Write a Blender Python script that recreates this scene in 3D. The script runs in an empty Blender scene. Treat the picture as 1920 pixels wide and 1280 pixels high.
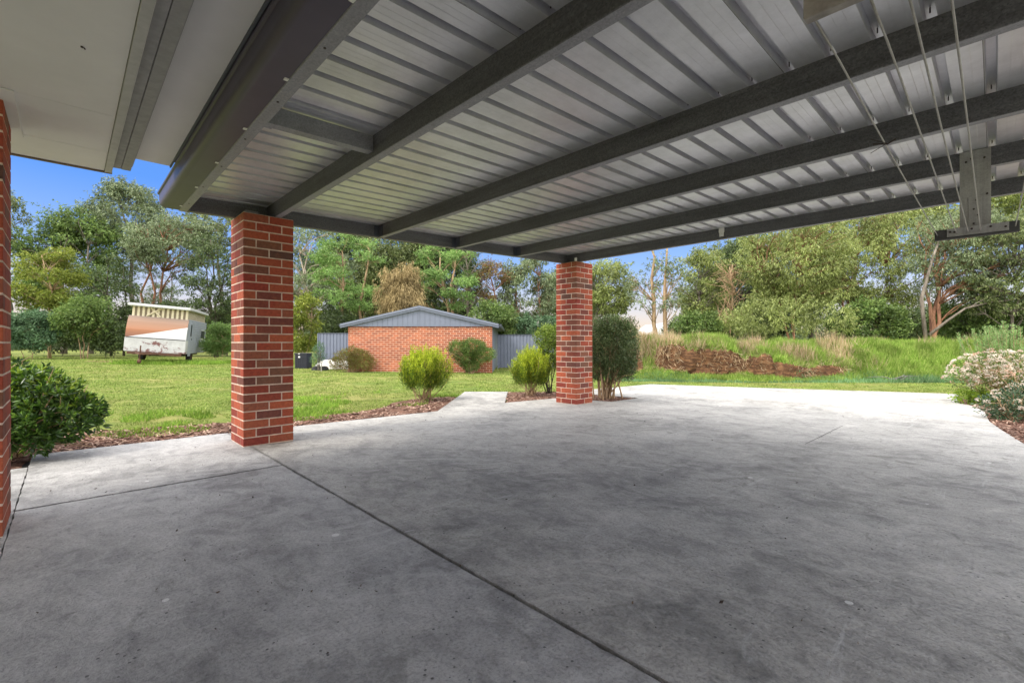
import bpy, bmesh, math, random
import numpy as np
from mathutils import Vector, Matrix
random.seed(7); rng = np.random.default_rng(7)
scene = bpy.context.scene
COL = scene.collection
PI = math.pi
# ------------------------------------------------------------------ frame of reference
# x runs along the roof ribs (away to the right), y along the purlins (away to the left)
FL, Y0, YAW, CH = 868.0, 641.5, math.radians(46.18), 1.031
Fv = np.array([math.cos(YAW), math.sin(YAW)]); Rv = np.array([math.sin(YAW), -math.cos(YAW)])
RANG = YAW - PI/2                                   # heading of "right"
def g(x):                                           # ground falls gently away from the house
    return -0.0138*np.minimum(np.maximum(0, np.asarray(x, float)-1.25), 14.2)
def wd(r, d): return Rv*r + Fv*d                    # right / ahead metres -> world xy
def spot(px, d): return wd((px-960)/FL*d, d)
def zat(py, d): return CH + (Y0-py)/FL*d
def zb(x): return 2.319 + .0292*(x-1.48)            # underside of purlins

# ------------------------------------------------------------------ object helpers
def setp(o, label=None, cat=None, group=None, kind=None):
    if label: o['label'] = label
    if cat: o['category'] = cat
    if group: o['group'] = group
    if kind: o['kind'] = kind
    return o
def thing(name, label, cat, loc=(0, 0, 0), rz=0, group=None):
    o = bpy.data.objects.new(name, None); COL.objects.link(o)
    o.empty_display_size = .2
    o.location = loc; o.rotation_euler = (0, 0, rz)
    return setp(o, label, cat, group)
def link(name, me, mats, parent=None, smooth=False):
    for m in (mats if isinstance(mats, (list, tuple)) else [mats]): me.materials.append(m)
    o = bpy.data.objects.new(name, me); COL.objects.link(o)
    if parent is not None: o.parent = parent
    if smooth: me.polygons.foreach_set('use_smooth', [True]*len(me.polygons))
    me.update()
    return o
def np_mesh(name, V, Fq, off=(0, 0, 0)):
    """V (n,3); Fq (m,k) faces all with k corners"""
    V = np.asarray(V, np.float32) - np.asarray(off, np.float32); Fq = np.asarray(Fq, np.int32)
    me = bpy.data.meshes.new(name); k = Fq.shape[1]
    me.vertices.add(len(V)); me.vertices.foreach_set('co', V.ravel())
    me.loops.add(Fq.size); me.loops.foreach_set('vertex_index', Fq.ravel())
    me.polygons.add(len(Fq)); me.polygons.foreach_set('loop_start', np.arange(0, Fq.size, k, dtype=np.int32))
    me.polygons.foreach_set('loop_total', np.full(len(Fq), k, np.int32))
    me.update(calc_edges=True); me.validate()
    return me
class MB:
    def __init__(s): s.v = []; s.f = []; s.m = []
    def add(s, vs, fs, mi=0):
        b = len(s.v); s.v += [tuple(p) for p in vs]; s.f += [tuple(i+b for i in f) for f in fs]; s.m += [mi]*len(fs)
    def box(s, x0, x1, y0, y1, z0, z1, mi=0, sl=0.0):
        """sl: rise per metre of x"""
        P = []
        for z in (z0, z1):
            for x, y in ((x0, y0), (x1, y0), (x1, y1), (x0, y1)): P.append((x, y, z+sl*(x-x0)))
        s.add(P, [(0, 3, 2, 1), (4, 5, 6, 7), (0, 1, 5, 4), (1, 2, 6, 5), (2, 3, 7, 6), (3, 0, 4, 7)], mi)
    def prism(s, prof, fn, t0, t1, mi=0, cap=True):
        """closed profile list of 2-D points, fn(p,t)->xyz"""
        n = len(prof); P = [fn(p, t0) for p in prof]+[fn(p, t1) for p in prof]
        fs = [(i, (i+1) % n, n+(i+1) % n, n+i) for i in range(n)]
        if cap: fs += [tuple(range(n-1, -1, -1)), tuple(range(n, 2*n))]
        s.add(P, fs, mi)
    def tube(s, pts, rad, k=6, mi=0, cap=True):
        pts = [Vector(p) for p in pts]; n = len(pts)
        if not hasattr(rad, '__len__'): rad = [rad]*n
        V = []; up = None
        for i, p in enumerate(pts):
            t = (pts[min(i+1, n-1)]-pts[max(i-1, 0)])
            if t.length < 1e-9: t = Vector((0, 0, 1))
            t.normalize()
            if up is None: up = Vector((1, 0, 0)) if abs(t.x) < .8 else Vector((0, 1, 0))
            a = (up-t*up.dot(t)); a.normalize(); b = t.cross(a); up = a
            for j in range(k):
                w = 2*PI*j/k; V.append(p+a*(math.cos(w)*rad[i])+b*(math.sin(w)*rad[i]))
        fs = [(i*k+j, i*k+(j+1) % k, (i+1)*k+(j+1) % k, (i+1)*k+j) for i in range(n-1) for j in range(k)]
        if cap: fs += [tuple(range(k-1, -1, -1)), tuple(range((n-1)*k, n*k))]
        s.add(V, fs, mi)
    def obj(s, name, mats, parent=None, smooth=False, world=True, bevel=0, seg=1):
        off = tuple(parent.location) if (parent is not None and world) else (0, 0, 0)
        me = bpy.data.meshes.new(name)
        me.from_pydata([(x-off[0], y-off[1], z-off[2]) for x, y, z in s.v], [], s.f)
        me.polygons.foreach_set('material_index', s.m)
        if bevel:
            bm = bmesh.new(); bm.from_mesh(me)
            bmesh.ops.bevel(bm, geom=bm.edges[:], offset=bevel, segments=seg, affect='EDGES', clamp_overlap=True)
            bm.to_mesh(me); bm.free()
        me.validate()
        return link(name, me, mats, parent, smooth)

# ------------------------------------------------------------------ material helpers
def nt(name):
    m = bpy.data.materials.new(name); m.use_nodes = True
    t = m.node_tree; t.nodes.clear()
    out = t.nodes.new('ShaderNodeOutputMaterial'); b = t.nodes.new('ShaderNodeBsdfPrincipled')
    t.links.new(b.outputs[0], out.inputs[0])
    return m, t, b, out
class N:
    def __init__(s, t): s.t = t
    def __call__(s, typ, **kw):
        n = s.t.nodes.new('ShaderNode'+typ)
        for k, v in kw.items(): setattr(n, k, v)
        return n
    def L(s, a, b): s.t.links.new(a, b)
    def noise(s, vec, scale, detail=4, rough=.6, dist=0):
        n = s('TexNoise'); n.inputs['Scale'].default_value = scale; n.inputs['Detail'].default_value = detail
        n.inputs['Roughness'].default_value = rough; n.inputs['Distortion'].default_value = dist
        if vec is not None: s.L(vec, n.inputs['Vector'])
        return n.outputs['Fac']
    def ramp(s, fac, stops, interp='LINEAR'):
        n = s('ValToRGB'); cr = n.color_ramp; cr.interpolation = interp
        while len(cr.elements) < len(stops): cr.elements.new(.5)
        for e, (p, c) in zip(cr.elements, stops):
            e.position = p; e.color = (*c, 1) if len(c) == 3 else c
        s.L(fac, n.inputs[0]); return n.outputs[0]
    def grey(s, fac, a, b):
        n = s('MapRange'); n.clamp = True; n.inputs[1].default_value = a; n.inputs[2].default_value = b
        s.L(fac, n.inputs[0]); return n.outputs[0]
    def math(s, op, a, b=None):
        n = s('Math', operation=op)
        for i, v in enumerate((a, b)):
            if v is None: continue
            if isinstance(v, (int, float)): n.inputs[i].default_value = v
            else: s.L(v, n.inputs[i])
        return n.outputs[0]
    def mix(s, fac, a, b, mode='MIX'):
        n = s('MixRGB', blend_type=mode)
        for i, v in enumerate((fac, a, b)):
            if isinstance(v, (int, float)): n.inputs[i].default_value = v
            elif isinstance(v, tuple): n.inputs[i].default_value = (*v, 1)
            else: s.L(v, n.inputs[i])
        return n.outputs[0]
    def coord(s, kind='Object'): return s('TexCoord').outputs[kind]
    def scale(s, vec, sc, rot=(0, 0, 0)):
        n = s('Mapping'); n.inputs['Scale'].default_value = sc; n.inputs['Rotation'].default_value = rot; s.L(vec, n.inputs[0]); return n.outputs[0]
    def bump(s, h, strength, dist, bsdf, normal=None):
        n = s('Bump'); n.inputs['Strength'].default_value = strength; n.inputs['Distance'].default_value = dist
        s.L(h, n.inputs['Height'])
        if normal is not None: s.L(normal, n.inputs['Normal'])
        if bsdf is not None: s.L(n.outputs[0], bsdf.inputs['Normal'])
        return n.outputs[0]
def plain(name, c, rough=.6, metal=0, var=.15, nscale=8, bump=0, spec=.4):
    m, t, b, o = nt(name); n = N(t); co = n.coord()
    f = n.noise(co, nscale, 5, .65)
    col = n.ramp(f, [(.3, tuple(x*(1-var) for x in c)), (.7, tuple(min(1, x*(1+var)) for x in c))])
    n.L(col, b.inputs['Base Color']); b.inputs['Roughness'].default_value = rough; b.inputs['Metallic'].default_value = metal
    b.inputs['Specular IOR Level'].default_value = spec
    if bump: n.bump(n.noise(co, nscale*6, 4), bump, .004, b)
    return m
def leafmat(name, a, b_, c, transl=.3, rough=.5, nscale=1.2, spec=.25, gain=1.15):
    a, b_, c = [tuple(min(.85, q*gain) for q in v) for v in (a, b_, c)]
    m, t, b, o = nt(name); n = N(t)
    rnd = n('NewGeometry').outputs['Random Per Island']
    col = n.ramp(rnd, [(0, a), (.5, b_), (1, c)])
    f = n.noise(n.coord(), nscale, 3)
    hs = n('HueSaturation'); n.L(col, hs.inputs['Color'])
    n.L(n.grey(f, .2, .8), n.math('ADD', 0, 0).node.inputs[0]) if False else None
    mr = n('MapRange'); mr.inputs[1].default_value = .32; mr.inputs[2].default_value = .68; mr.inputs[3].default_value = .62; mr.inputs[4].default_value = 1.4
    n.L(f, mr.inputs[0]); n.L(mr.outputs[0], hs.inputs['Value'])
    n.L(hs.outputs[0], b.inputs['Base Color']); b.inputs['Roughness'].default_value = rough
    b.inputs['Specular IOR Level'].default_value = spec
    if transl:
        tr = n('BsdfTranslucent'); n.L(hs.outputs[0], tr.inputs[0]); mx = n('MixShader'); mx.inputs[0].default_value = transl
        n.L(b.outputs[0], mx.inputs[1]); n.L(tr.outputs[0], mx.inputs[2]); n.L(mx.outputs[0], o.inputs[0])
    return m

# ---- concrete
def concrete(name, base, mott=.6):
    m, t, b, o = nt(name); n = N(t); co = n.coord()
    big = n.noise(co, .5, 5, .6, .4); med = n.noise(co, 1.9, 6, .62, .9); fine = n.noise(co, 75, 5, .75)
    mot = n.noise(n.scale(co, (1.25, .9, 1), (0, 0, .7)), 5.5, 6, .6, 1.1)
    streak = n.noise(n.scale(co, (2.2, 1.4, 1), (0, 0, .35)), 9, 6, .7, 1.0)
    c0 = tuple(x*.52 for x in base); c1 = tuple(x*1.30 for x in base)
    col = n.ramp(n.math('ADD', n.math('MULTIPLY', big, .34), n.math('ADD', n.math('MULTIPLY', med, .36), n.math('MULTIPLY', mot, .30))), [(.385, c0), (.5, base), (.60, c1)])
    col = n.mix(mott, col, n.ramp(streak, [(.34, (.6, .6, .6)), (.52, (1, 1, 1)), (.72, (1.15, 1.15, 1.15))]), 'MULTIPLY')
    col = n.mix(.75, col, n.ramp(fine, [(.32, (.50, .50, .50)), (.52, (1.03, 1.03, 1.03)), (.75, (1.22, 1.22, 1.22))]), 'MULTIPLY')
    gr = n.noise(n.scale(co, (1.5, .8, 1), (0, 0, .9)), 26, 5, .72, .5); col = n.mix(n.math('MULTIPLY', n.grey(gr, .56, .68), .5), col, tuple(x*.42 for x in base))
    arc = n('TexWave', wave_type='RINGS', rings_direction='Z'); arc.inputs['Scale'].default_value = 2.2; arc.inputs['Distortion'].default_value = 14; arc.inputs['Detail'].default_value = 2; arc.inputs['Detail Scale'].default_value = .5; n.L(n.scale(co, (1, 1, 1), (0, 0, .3)), arc.inputs['Vector'])
    am = n.math('MULTIPLY', n.math('POWER', arc.outputs['Fac'], 14.0), n.grey(n.noise(co, 1.3, 3), .5, .65)); col = n.mix(n.math('MULTIPLY', am, .35), col, tuple(x*1.6 for x in base))
    # dark grime blotches
    st = n.noise(co, 2.3, 6, .75, 1.5); col = n.mix(n.math('MULTIPLY', n.grey(st, .575, .70), .65), col, (base[0]*.33, base[1]*.34, base[2]*.30))
    st2 = n.noise(n.scale(co, (1, 1, 1), (0, 0, 1.1)), 9, 6, .8, 1.0); col = n.mix(n.math('MULTIPLY', n.grey(st2, .635, .72), .7), col, (base[0]*.35, base[1]*.35, base[2]*.33))
    lt = n.noise(n.scale(co, (.35, 2.2, 1), (0, 0, .9)), 3.1, 6, .7, 1.4); col = n.mix(n.math('MULTIPLY', n.grey(lt, .60, .75), .5), col, (min(.8, base[0]*1.7),)*3)
    # grime gathered along the joints
    sx = n('SeparateXYZ'); n.L(co, sx.inputs[0]); jn = n.math('MULTIPLY', n.noise(co, 9, 5, .75), .07)
    ja = n.math('ADD', n.math('ABSOLUTE', n.math('SUBTRACT', sx.outputs[0], 1.309)), jn)
    jb = n.math('ADD', n.math('ADD', n.math('ABSOLUTE', n.math('SUBTRACT', sx.outputs[1], 4.149)), n.math('MULTIPLY', n.math('GREATER_THAN', sx.outputs[0], 1.315), 1.0)), jn)
    jj = n.grey(n.math('MINIMUM', ja, jb), .058, .030); col = n.mix(n.math('MULTIPLY', jj, .62), col, (.055, .052, .047))
    # pits and white spots
    vo = n('TexVoronoi'); vo.inputs['Scale'].default_value = 26; n.L(co, vo.inputs['Vector'])
    pit = n.math('MULTIPLY', n.math('LESS_THAN', vo.outputs['Distance'], .13), n.math('GREATER_THAN', n.noise(co, 4.0, 2), .545))
    col = n.mix(n.math('MULTIPLY', pit, .75), col, (.035, .035, .035))
    vw = n('TexVoronoi'); vw.inputs['Scale'].default_value = 2.6; n.L(n.mix(.03, co, n('TexNoise').outputs['Color']), vw.inputs['Vector'])
    wh = n.math('MULTIPLY', n.math('LESS_THAN', vw.outputs['Distance'], n.math('MULTIPLY', n.noise(co, 1.7, 2), .085)), n.math('GREATER_THAN', n.noise(co, 1.3, 2), .47))
    col = n.mix(n.math('MULTIPLY', wh, .8), col, (.72, .72, .70))
    n.L(col, b.inputs['Base Color'])
    n.L(n.ramp(n.math('ADD', med, n.math('MULTIPLY', fine, .3)), [(.4, (.55,)*3), (.9, (.8,)*3)]), b.inputs['Roughness'])
    b.inputs['Specular IOR Level'].default_value = .35
    # trowel ridges
    hgt = n.math('ADD', n.math('MULTIPLY', fine, .5), n.math('ADD', n.math('MULTIPLY', streak, 1.3), n.math('MULTIPLY', mot, 1.0)))
    n.bump(n.math('ADD', hgt, n.math('MULTIPLY', gr, .6)), .65, .012, b)
    return m
M = {}
M['slab'] = concrete('concrete_trowelled', (.375, .365, .345), .4)
M['slab2'] = concrete('concrete_smooth', (.385, .38, .375), .3)
M['pit'] = plain('joint_dirt', (.02, .019, .017), .9)

# ---- brick, real bricks as islands
def brickmat(name, cols, spot_=.25):
    m, t, b, o = nt(name); n = N(t); co = n.coord()
    rnd = n('NewGeometry').outputs['Random Per Island']
    col = n.ramp(rnd, [(i/max(1, len(cols)-1), c) for i, c in enumerate(cols)], 'LINEAR')
    col = n.mix(n.math('MULTIPLY', n.grey(n.noise(co, 7, 4, .7), .50, .68), .30), col, (.38, .14, .062)); col = n.mix(.8, col, n.ramp(n.noise(co, 34, 5, .7), [(.3, (.62, .6, .6)), (.65, (1.14, 1.12, 1.1))]), 'MULTIPLY')
    sp = n.noise(co, 90, 3, .7); col = n.mix(n.math('MULTIPLY', n.grey(sp, .62, .70), .75), col, (.035, .02, .02))
    wb = n.noise(co, 24, 4, .75); col = n.mix(n.math('MULTIPLY', n.grey(wb, .70, .76), .5), col, (.52, .42, .36))
    n.L(col, b.inputs['Base Color']); b.inputs['Roughness'].default_value = .78; b.inputs['Specular IOR Level'].default_value = .25
    n.bump(n.math('ADD', n.noise(co, 130, 4, .7), n.math('MULTIPLY', n.noise(co, 25, 3), .8)), .6, .004, b)
    return m
M['brick'] = brickmat('red_brick', [(.33, .058, .036), (.46, .115, .055), (.24, .045, .032), (.20, .095, .062), (.42, .10, .05), (.30, .05, .034), (.13, .07, .055)])
M['mortar'] = plain('mortar', (.62, .48, .38), .92, 0, .30, 12, .5)
def shedbrick():
    m, t, b, o = nt('shed_brickwork'); n = N(t); co = n.coord()
    sx = n('SeparateXYZ'); n.L(co, sx.inputs[0]); cb = n('CombineXYZ'); n.L(n.math('ADD', sx.outputs[0], sx.outputs[1]), cb.inputs[0]); n.L(sx.outputs[2], cb.inputs[1])
    br = n('TexBrick'); n.L(cb.outputs[0], br.inputs['Vector']); br.inputs['Scale'].default_value = 1
    br.inputs['Brick Width'].default_value = .24; br.inputs['Row Height'].default_value = .086; br.inputs['Mortar Size'].default_value = .009
    br.inputs['Mortar Smooth'].default_value = .1; br.inputs['Bias'].default_value = -.1
    br.inputs['Color1'].default_value = (.43, .118, .052, 1); br.inputs['Color2'].default_value = (.23, .062, .036, 1); br.inputs['Mortar'].default_value = (.64, .43, .31, 1)
    col = n.mix(.6, br.outputs['Color'], n.ramp(n.noise(co, 5, 5, .7), [(.3, (.7, .7, .7)), (.7, (1.15, 1.15, 1.15))]), 'MULTIPLY')
    n.L(col, b.inputs['Base Color']); b.inputs['Roughness'].default_value = .85
    n.bump(n.math('SUBTRACT', 1.0, br.outputs['Fac']), .8, .01, b)
    return m
M['shedbrick'] = shedbrick()

# ---- metals
def galv(name, base, metal, rough, spangle=.35, streak_axis=1, sk=.7):
    m, t, b, o = nt(name); n = N(t); co = n.coord()
    vo = n('TexVoronoi'); vo.inputs['Scale'].default_value = 130; n.L(co, vo.inputs['Vector'])
    sp = n.ramp(vo.outputs['Color'], [(0, (1-spangle,)*3), (1, (1+spangle*.5,)*3)])
    sc = [18, 18, 18]; sc[streak_axis] = .8
    st = n.noise(n.scale(co, tuple(sc)), 1.0, 5, .7)
    col = n.mix(1, base, sp, 'MULTIPLY')
    col = n.mix(sk, col, n.ramp(st, [(.3, (.6, .6, .6)), (.68, (1.1, 1.1, 1.1))]), 'MULTIPLY')
    bl = n.noise(co, 3.5, 5, .7); col = n.mix(.5, col, n.ramp(bl, [(.35, (.7, .7, .7)), (.6, (1.05, 1.05, 1.05))]), 'MULTIPLY')
    n.L(col, b.inputs['Base Color']); b.inputs['Metallic'].default_value = metal
    n.L(n.ramp(bl, [(.3, (rough*.8,)*3), (.7, (min(1, rough*1.25),)*3)]), b.inputs['Roughness'])
    return m
M['zinc'] = galv('zincalume_sheet', (.66, .67, .71), .55, .38, .03, 0, .08)
_b = [q for q in M['zinc'].node_tree.nodes if q.type == 'BSDF_PRINCIPLED'][0]; _r = _b.inputs['Roughness']
M['zinc'].node_tree.links.remove(_r.links[0]); _r.default_value = .40
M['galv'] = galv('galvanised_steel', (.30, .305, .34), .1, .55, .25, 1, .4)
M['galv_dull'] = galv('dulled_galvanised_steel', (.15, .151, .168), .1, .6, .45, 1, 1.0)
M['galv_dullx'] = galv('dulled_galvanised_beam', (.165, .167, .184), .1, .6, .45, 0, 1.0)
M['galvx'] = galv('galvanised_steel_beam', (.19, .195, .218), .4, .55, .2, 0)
M['soffit'] = plain('painted_fibre_cement', (.66, .655, .66), .75, 0, .05, 2.2, .05)
M['trim'] = plain('painted_timber_trim', (.40, .40, .41), .6, 0, .10, 14, .1)
M['trim_dark'] = plain('grey_timber', (.27, .27, .28), .65, 0, .15, 16, .2)
M['joint'] = plain('dark_gap', (.08, .08, .075), .9)
M['gutter'] = plain('gutter_paint', (.075, .065, .102), .45, .1, .08, 6, 0, .35)
M['colorbond'] = plain('grey_painted_steel', (.165, .185, .245), .45, .1, .06, 3)
M['colorbond_dark'] = plain('dark_grey_painted_steel', (.075, .085, .11), .45, .1, .06, 3)
M['timber'] = plain('weathered_timber', (.33, .31, .28), .85, 0, .25, 20, .4)
M['timber_dark'] = plain('dark_stained_timber', (.06, .06, .06), .7, 0, .2, 20, .3)
M['plate'] = galv('dull_steel_plate', (.44, .44, .43), .3, .6, .15, 2)
M['bolt'] = plain('rusty_bolt', (.06, .045, .04), .7, .3)
M['rope'] = plain('grey_line', (.36, .35, .33), .6, 0, .15, 60)
M['whitep'] = plain('white_plastic', (.75, .75, .73), .4)
M['black'] = plain('black_plastic', (.018, .02, .03), .45)
M['tyre'] = plain('rubber', (.022, .022, .022), .85)
M['rust'] = plain('rusty_steel', (.11, .055, .035), .8, .2, .3, 14)
M['canvas_d'] = plain('brown_canvas', (.19, .15, .10), .9)

# ------------------------------------------------------------------ world, sun, camera
SUN_AZ = np.array([-.93, .10]); SUN_EL = math.radians(47)
w = bpy.data.worlds.new("World"); scene.world = w; w.use_nodes = True
t = w.node_tree; t.nodes.clear(); n = N(t)
wo = n('OutputWorld'); bg = n('Background'); n.L(bg.outputs[0], wo.inputs[0])
sky = n('TexSky', sky_type='NISHITA'); sky.sun_disc = False; sky.sun_elevation = SUN_EL; sky.sun_rotation = math.atan2(SUN_AZ[0], SUN_AZ[1])
sky.air_density = 1.0; sky.dust_density = 1.0; sky.ozone_density = 2.0
gen = n('TexCoord').outputs['Generated']; sp = n('SeparateXYZ'); n.L(gen, sp.inputs[0])
# evening-tinted horizon, deep blue above, unseen cloud added overhead for fill light (same for every ray)
K = 10.0
grad = n.ramp(sp.outputs[2], [(0.0, (1.0*K, .60*K, .26*K)), (.035, (.80*K, .62*K, .52*K)), (.085, (.60*K, .57*K, .66*K)), (.15, (.26*K, .42*K, .80*K)), (.27, (.055*K, .25*K, .80*K)), (.45, (.06*K, .24*K, .72*K))])
base = n.mix(.80, sky.outputs[0], n.mix(1, grad, (.50, .51, .53), 'MULTIPLY'))
cl = n.noise(n.scale(gen, (1, 1, 1.6)), 2.2, 6, .6)
bk_ = n('VectorMath', operation='DOT_PRODUCT'); n.L(gen, bk_.inputs[0]); bk_.inputs[1].default_value = (-Fv[0], -Fv[1], 0)
reg = n.math('MAXIMUM', n.grey(sp.outputs[2], .36, .55), n.math('MULTIPLY', n.grey(bk_.outputs['Value'], -.15, .25), .75))     # unseen cloud bank added overhead and behind the house for fill light
hi = n.math('MULTIPLY', reg, n.math('ADD', n.math('MULTIPLY', n.grey(cl, .30, .52), .75), .25))
col = n.mix(hi, base, (1.60*K, 1.56*K, 1.52*K))
n.L(col, bg.inputs[0]); bg.inputs[1].default_value = .10
sl = bpy.data.lights.new('sun', 'SUN'); sl.energy = 1.3; sl.angle = math.radians(14); sl.color = (1, .93, .82)
so = bpy.data.objects.new('sun', sl); COL.objects.link(so)
sd = Vector((SUN_AZ[0]*math.cos(SUN_EL), SUN_AZ[1]*math.cos(SUN_EL), math.sin(SUN_EL)))
so.rotation_euler = sd.to_track_quat('Z', 'Y').to_euler(); so.location = (0, 0, 30)
cam = bpy.data.cameras.new('camera'); co_ = bpy.data.objects.new('camera', cam); COL.objects.link(co_); scene.camera = co_
cam.sensor_width = 36; cam.lens = FL/1920*36; cam.shift_y = 1.5/1920; cam.clip_end = 2000; cam.clip_start = .02
co_.location = (0, 0, CH); co_.rotation_euler = (PI/2, 0, YAW-PI/2)
scene.view_settings.view_transform = 'Standard'; scene.view_settings.look = 'None'; scene.view_settings.gamma = 1
scene.view_settings.exposure = 1.22
scene.cycles.max_bounces = 8; scene.cycles.diffuse_bounces = 5; scene.cycles.glossy_bounces = 3; scene.cycles.transmission_bounces = 3
scene.cycles.use_denoising = True
scene.cycles.sample_clamp_indirect = 6

# ------------------------------------------------------------------ polygons
def in_poly(P, poly):
    x, y = P[:, 0], P[:, 1]; ins = np.zeros(len(P), bool); k = len(poly)
    for i in range(k):
        x1, y1 = poly[i]; x2, y2 = poly[(i+1) % k]
        c = ((y1 > y) != (y2 > y)) & (x < (x2-x1)*(y-y1)/((y2-y1) if y2 != y1 else 1e-9)+x1)
        ins ^= c
    return ins
def jitter_poly(poly, step, amp):
    out = []
    for i in range(len(poly)):
        a = np.array(poly[i]); b = np.array(poly[(i+1) % len(poly)]); L = np.linalg.norm(b-a); k = max(1, int(L/step))
        nn = np.array([-(b-a)[1], (b-a)[0]])/max(L, 1e-9)
        for j in range(k):
            p = a+(b-a)*j/k
            if j: p = p+nn*rng.normal(0, amp)
            out.append((p[0], p[1]))
    return out
def sheet(name, poly, dz, mat, thick=0, kind='structure'):
    bm = bmesh.new(); vs = [bm.verts.new((x, y, float(g(x))+dz)) for x, y in poly]
    f = bm.faces.new(vs); f.normal_update()
    if f.normal.z < 0: f.normal_flip()
    if thick:
        k = len(vs); lo = [bm.verts.new((v.co.x, v.co.y, v.co.z-thick)) for v in vs]
        for i in range(k): bm.faces.new((vs[i], vs[(i+1) % k], lo[(i+1) % k], lo[i]))
    bmesh.ops.triangulate(bm, faces=[x for x in bm.faces if len(x.verts) > 4])
    bmesh.ops.recalc_face_normals(bm, faces=bm.faces[:]) if thick else None
    me = bpy.data.meshes.new(name); bm.to_mesh(me); bm.free()
    return setp(link(name, me, mat), kind=kind)

# ------------------------------------------------------------------ ground
def groundmat():
    m, t, b, o = nt('mown_grass_ground'); n = N(t); co = n.coord()
    f1 = n.noise(co, .35, 5, .6); f2 = n.noise(co, 2.2, 6, .7); f3 = n.noise(co, 30, 5, .75)
    col = n.ramp(f2, [(.3, (.09, .135, .03)), (.5, (.16, .21, .05)), (.68, (.25, .265, .085))])
    col = n.mix(n.math('MULTIPLY', n.grey(f1, .45, .62), .6), col, (.30, .26, .11))
    col = n.mix(.85, col, n.ramp(f3, [(.3, (.45, .5, .4)), (.65, (1.2, 1.17, 1.1))]), 'MULTIPLY'); col = n.mix(.7, col, n.ramp(n.noise(co, 110, 3, .7), [(.35, (.5, .55, .45)), (.62, (1.2, 1.2, 1.15))]), 'MULTIPLY')
    so_ = n.noise(co, 1.1, 6, .75, .6); col = n.mix(n.math('MULTIPLY', n.grey(so_, .62, .70), .8), col, (.14, .085, .05))
    n.L(col, b.inputs['Base Color']); b.inputs['Roughness'].default_value = .95; b.inputs['Specular IOR Level'].default_value = .1
    n.bump(n.math('ADD', f3, f2), .8, .03, b); return m
M['ground'] = groundmat()
mb = MB(); xs = [-160, 1.25, 15.45, 260]
for i in range(3):
    x0, x1 = xs[i], xs[i+1]
    mb.add([(x0, -160, g(x0)-.035), (x1, -160, g(x1)-.035), (x1, 260, g(x1)-.035), (x0, 260, g(x0)-.035)], [(0, 1, 2, 3)])
lawn = mb.obj('lawn', M['ground']); setp(lawn, kind='structure')

MAIN = [(1.319, -5), (1.319, 6.02), (4.15, 6.0), (6.40, 8.19), (7.16, 7.60), (5.70, 6.13), (7.0, 6.03), (7.38, 4.99), (8.34, 4.99), (8.22, 6.76), (11.81, 6.70), (12.96, 4.54), (15.27, .59),
        (14.04, .56), (12.6, .49), (12.2, .30), (11.2, .12), (9.63, .05), (8.6, -.08), (7.6, -.23), (6.5, -.7), (5.6, -1.7), (5.2, -5)]
SA = [(-.232, -5), (1.299, -5), (1.299, 4.135), (-.232, 4.135)]
SB = [(-.232, 4.163), (1.299, 4.163), (1.310, 4.5), (1.314, 6.05), (-.232, 6.10)]
SC = [(-2.36, -5), (-.238, -5), (-.238, 5.52), (-2.36, 5.6)]
for nm, p, m_ in (('driveway_slab', MAIN, M['slab']), ('path_slab', SA, M['slab2']), ('verge_slab', SB, M['slab2']), ('porch_slab', SC, M['slab2'])):
    sheet(nm, jitter_poly(p, .05, .0022), 0, m_, .12)
sheet('joint_bed', [(-2.4, -5.2), (1.6, -5.2), (1.6, 5.9), (-.4, 5.9), (-.4, 5.2), (-2.4, 5.2)], -.022, M['pit'])
p_ = [tuple(wd(r_, d_)) for r_, d_ in ((-23.5, 25.2), (-19.5, 24.3), (-17.5, 24.6), (-17.3, 25.6), (-19.2, 25.9), (-24, 26.6))]
sheet('soil_patch', jitter_poly(p_, .4, .12), -.028, plain('bare_soil', (.20, .11, .06), .95, 0, .4, 2))
# saw cut across the driveway
M['cut'] = plain('saw_cut', (.075, .075, .072), .95)
sheet('saw_cut', jitter_poly([(5.70, 1.402), (7.5, 1.402), (7.5, 1.409), (5.70, 1.409)], .2, .0012), .003, M['cut'])

def mulchmat():
    m, t, b, o = nt('bark_mulch'); n = N(t); co = n.coord()
    vo = n('TexVoronoi'); vo.inputs['Scale'].default_value = 38; n.L(n.scale(co, (1, 1.8, 1), (0, 0, .4)), vo.inputs['Vector'])
    col = n.ramp(vo.outputs['Color'], [(0, (.055, .028, .022)), (.5, (.17, .085, .06)), (1, (.36, .24, .18))])
    col = n.mix(.6, col, n.ramp(n.noise(co, 3, 5, .7), [(.35, (.5, .5, .5)), (.65, (1.1, 1.1, 1.1))]), 'MULTIPLY')
    n.L(col, b.inputs['Base Color']); b.inputs['Roughness'].default_value = .95; b.inputs['Specular IOR Level'].default_value = .1
    n.bump(vo.outputs['Distance'], .9, .02, b); return m
M['mulch'] = mulchmat()
M['chip'] = leafmat('wood_chip', (.09, .045, .033), (.20, .11, .08), (.42, .30, .23), 0, .9, 3)
BED1 = [(-2.4, 5.3), (-.26, 5.3), (-.26, 5.9), (1.3, 5.9), (4.2, 5.85), (5.75, 7.35), (5.55, 7.7), (4.9, 7.75), (4.3, 7.55), (3.9, 7.1), (3.2, 6.75), (2.3, 6.75), (1.6, 6.9), (.9, 7.05), (.3, 7.3), (-.6, 7.4), (-2.4, 7.3)]
BED2 = [(5.6, 6.0), (7.1, 5.9), (7.3, 4.9), (8.45, 4.9), (8.32, 6.2), (8.1, 7.0), (7.1, 7.7)]
BED3 = [(12.9, .75), (12.3, .5), (11.2, .25), (9.6, .15), (7.6, -.1), (6.4, -.6), (5.4, -1.7), (5.4, -4), (14, -4), (14, .7)]
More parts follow.
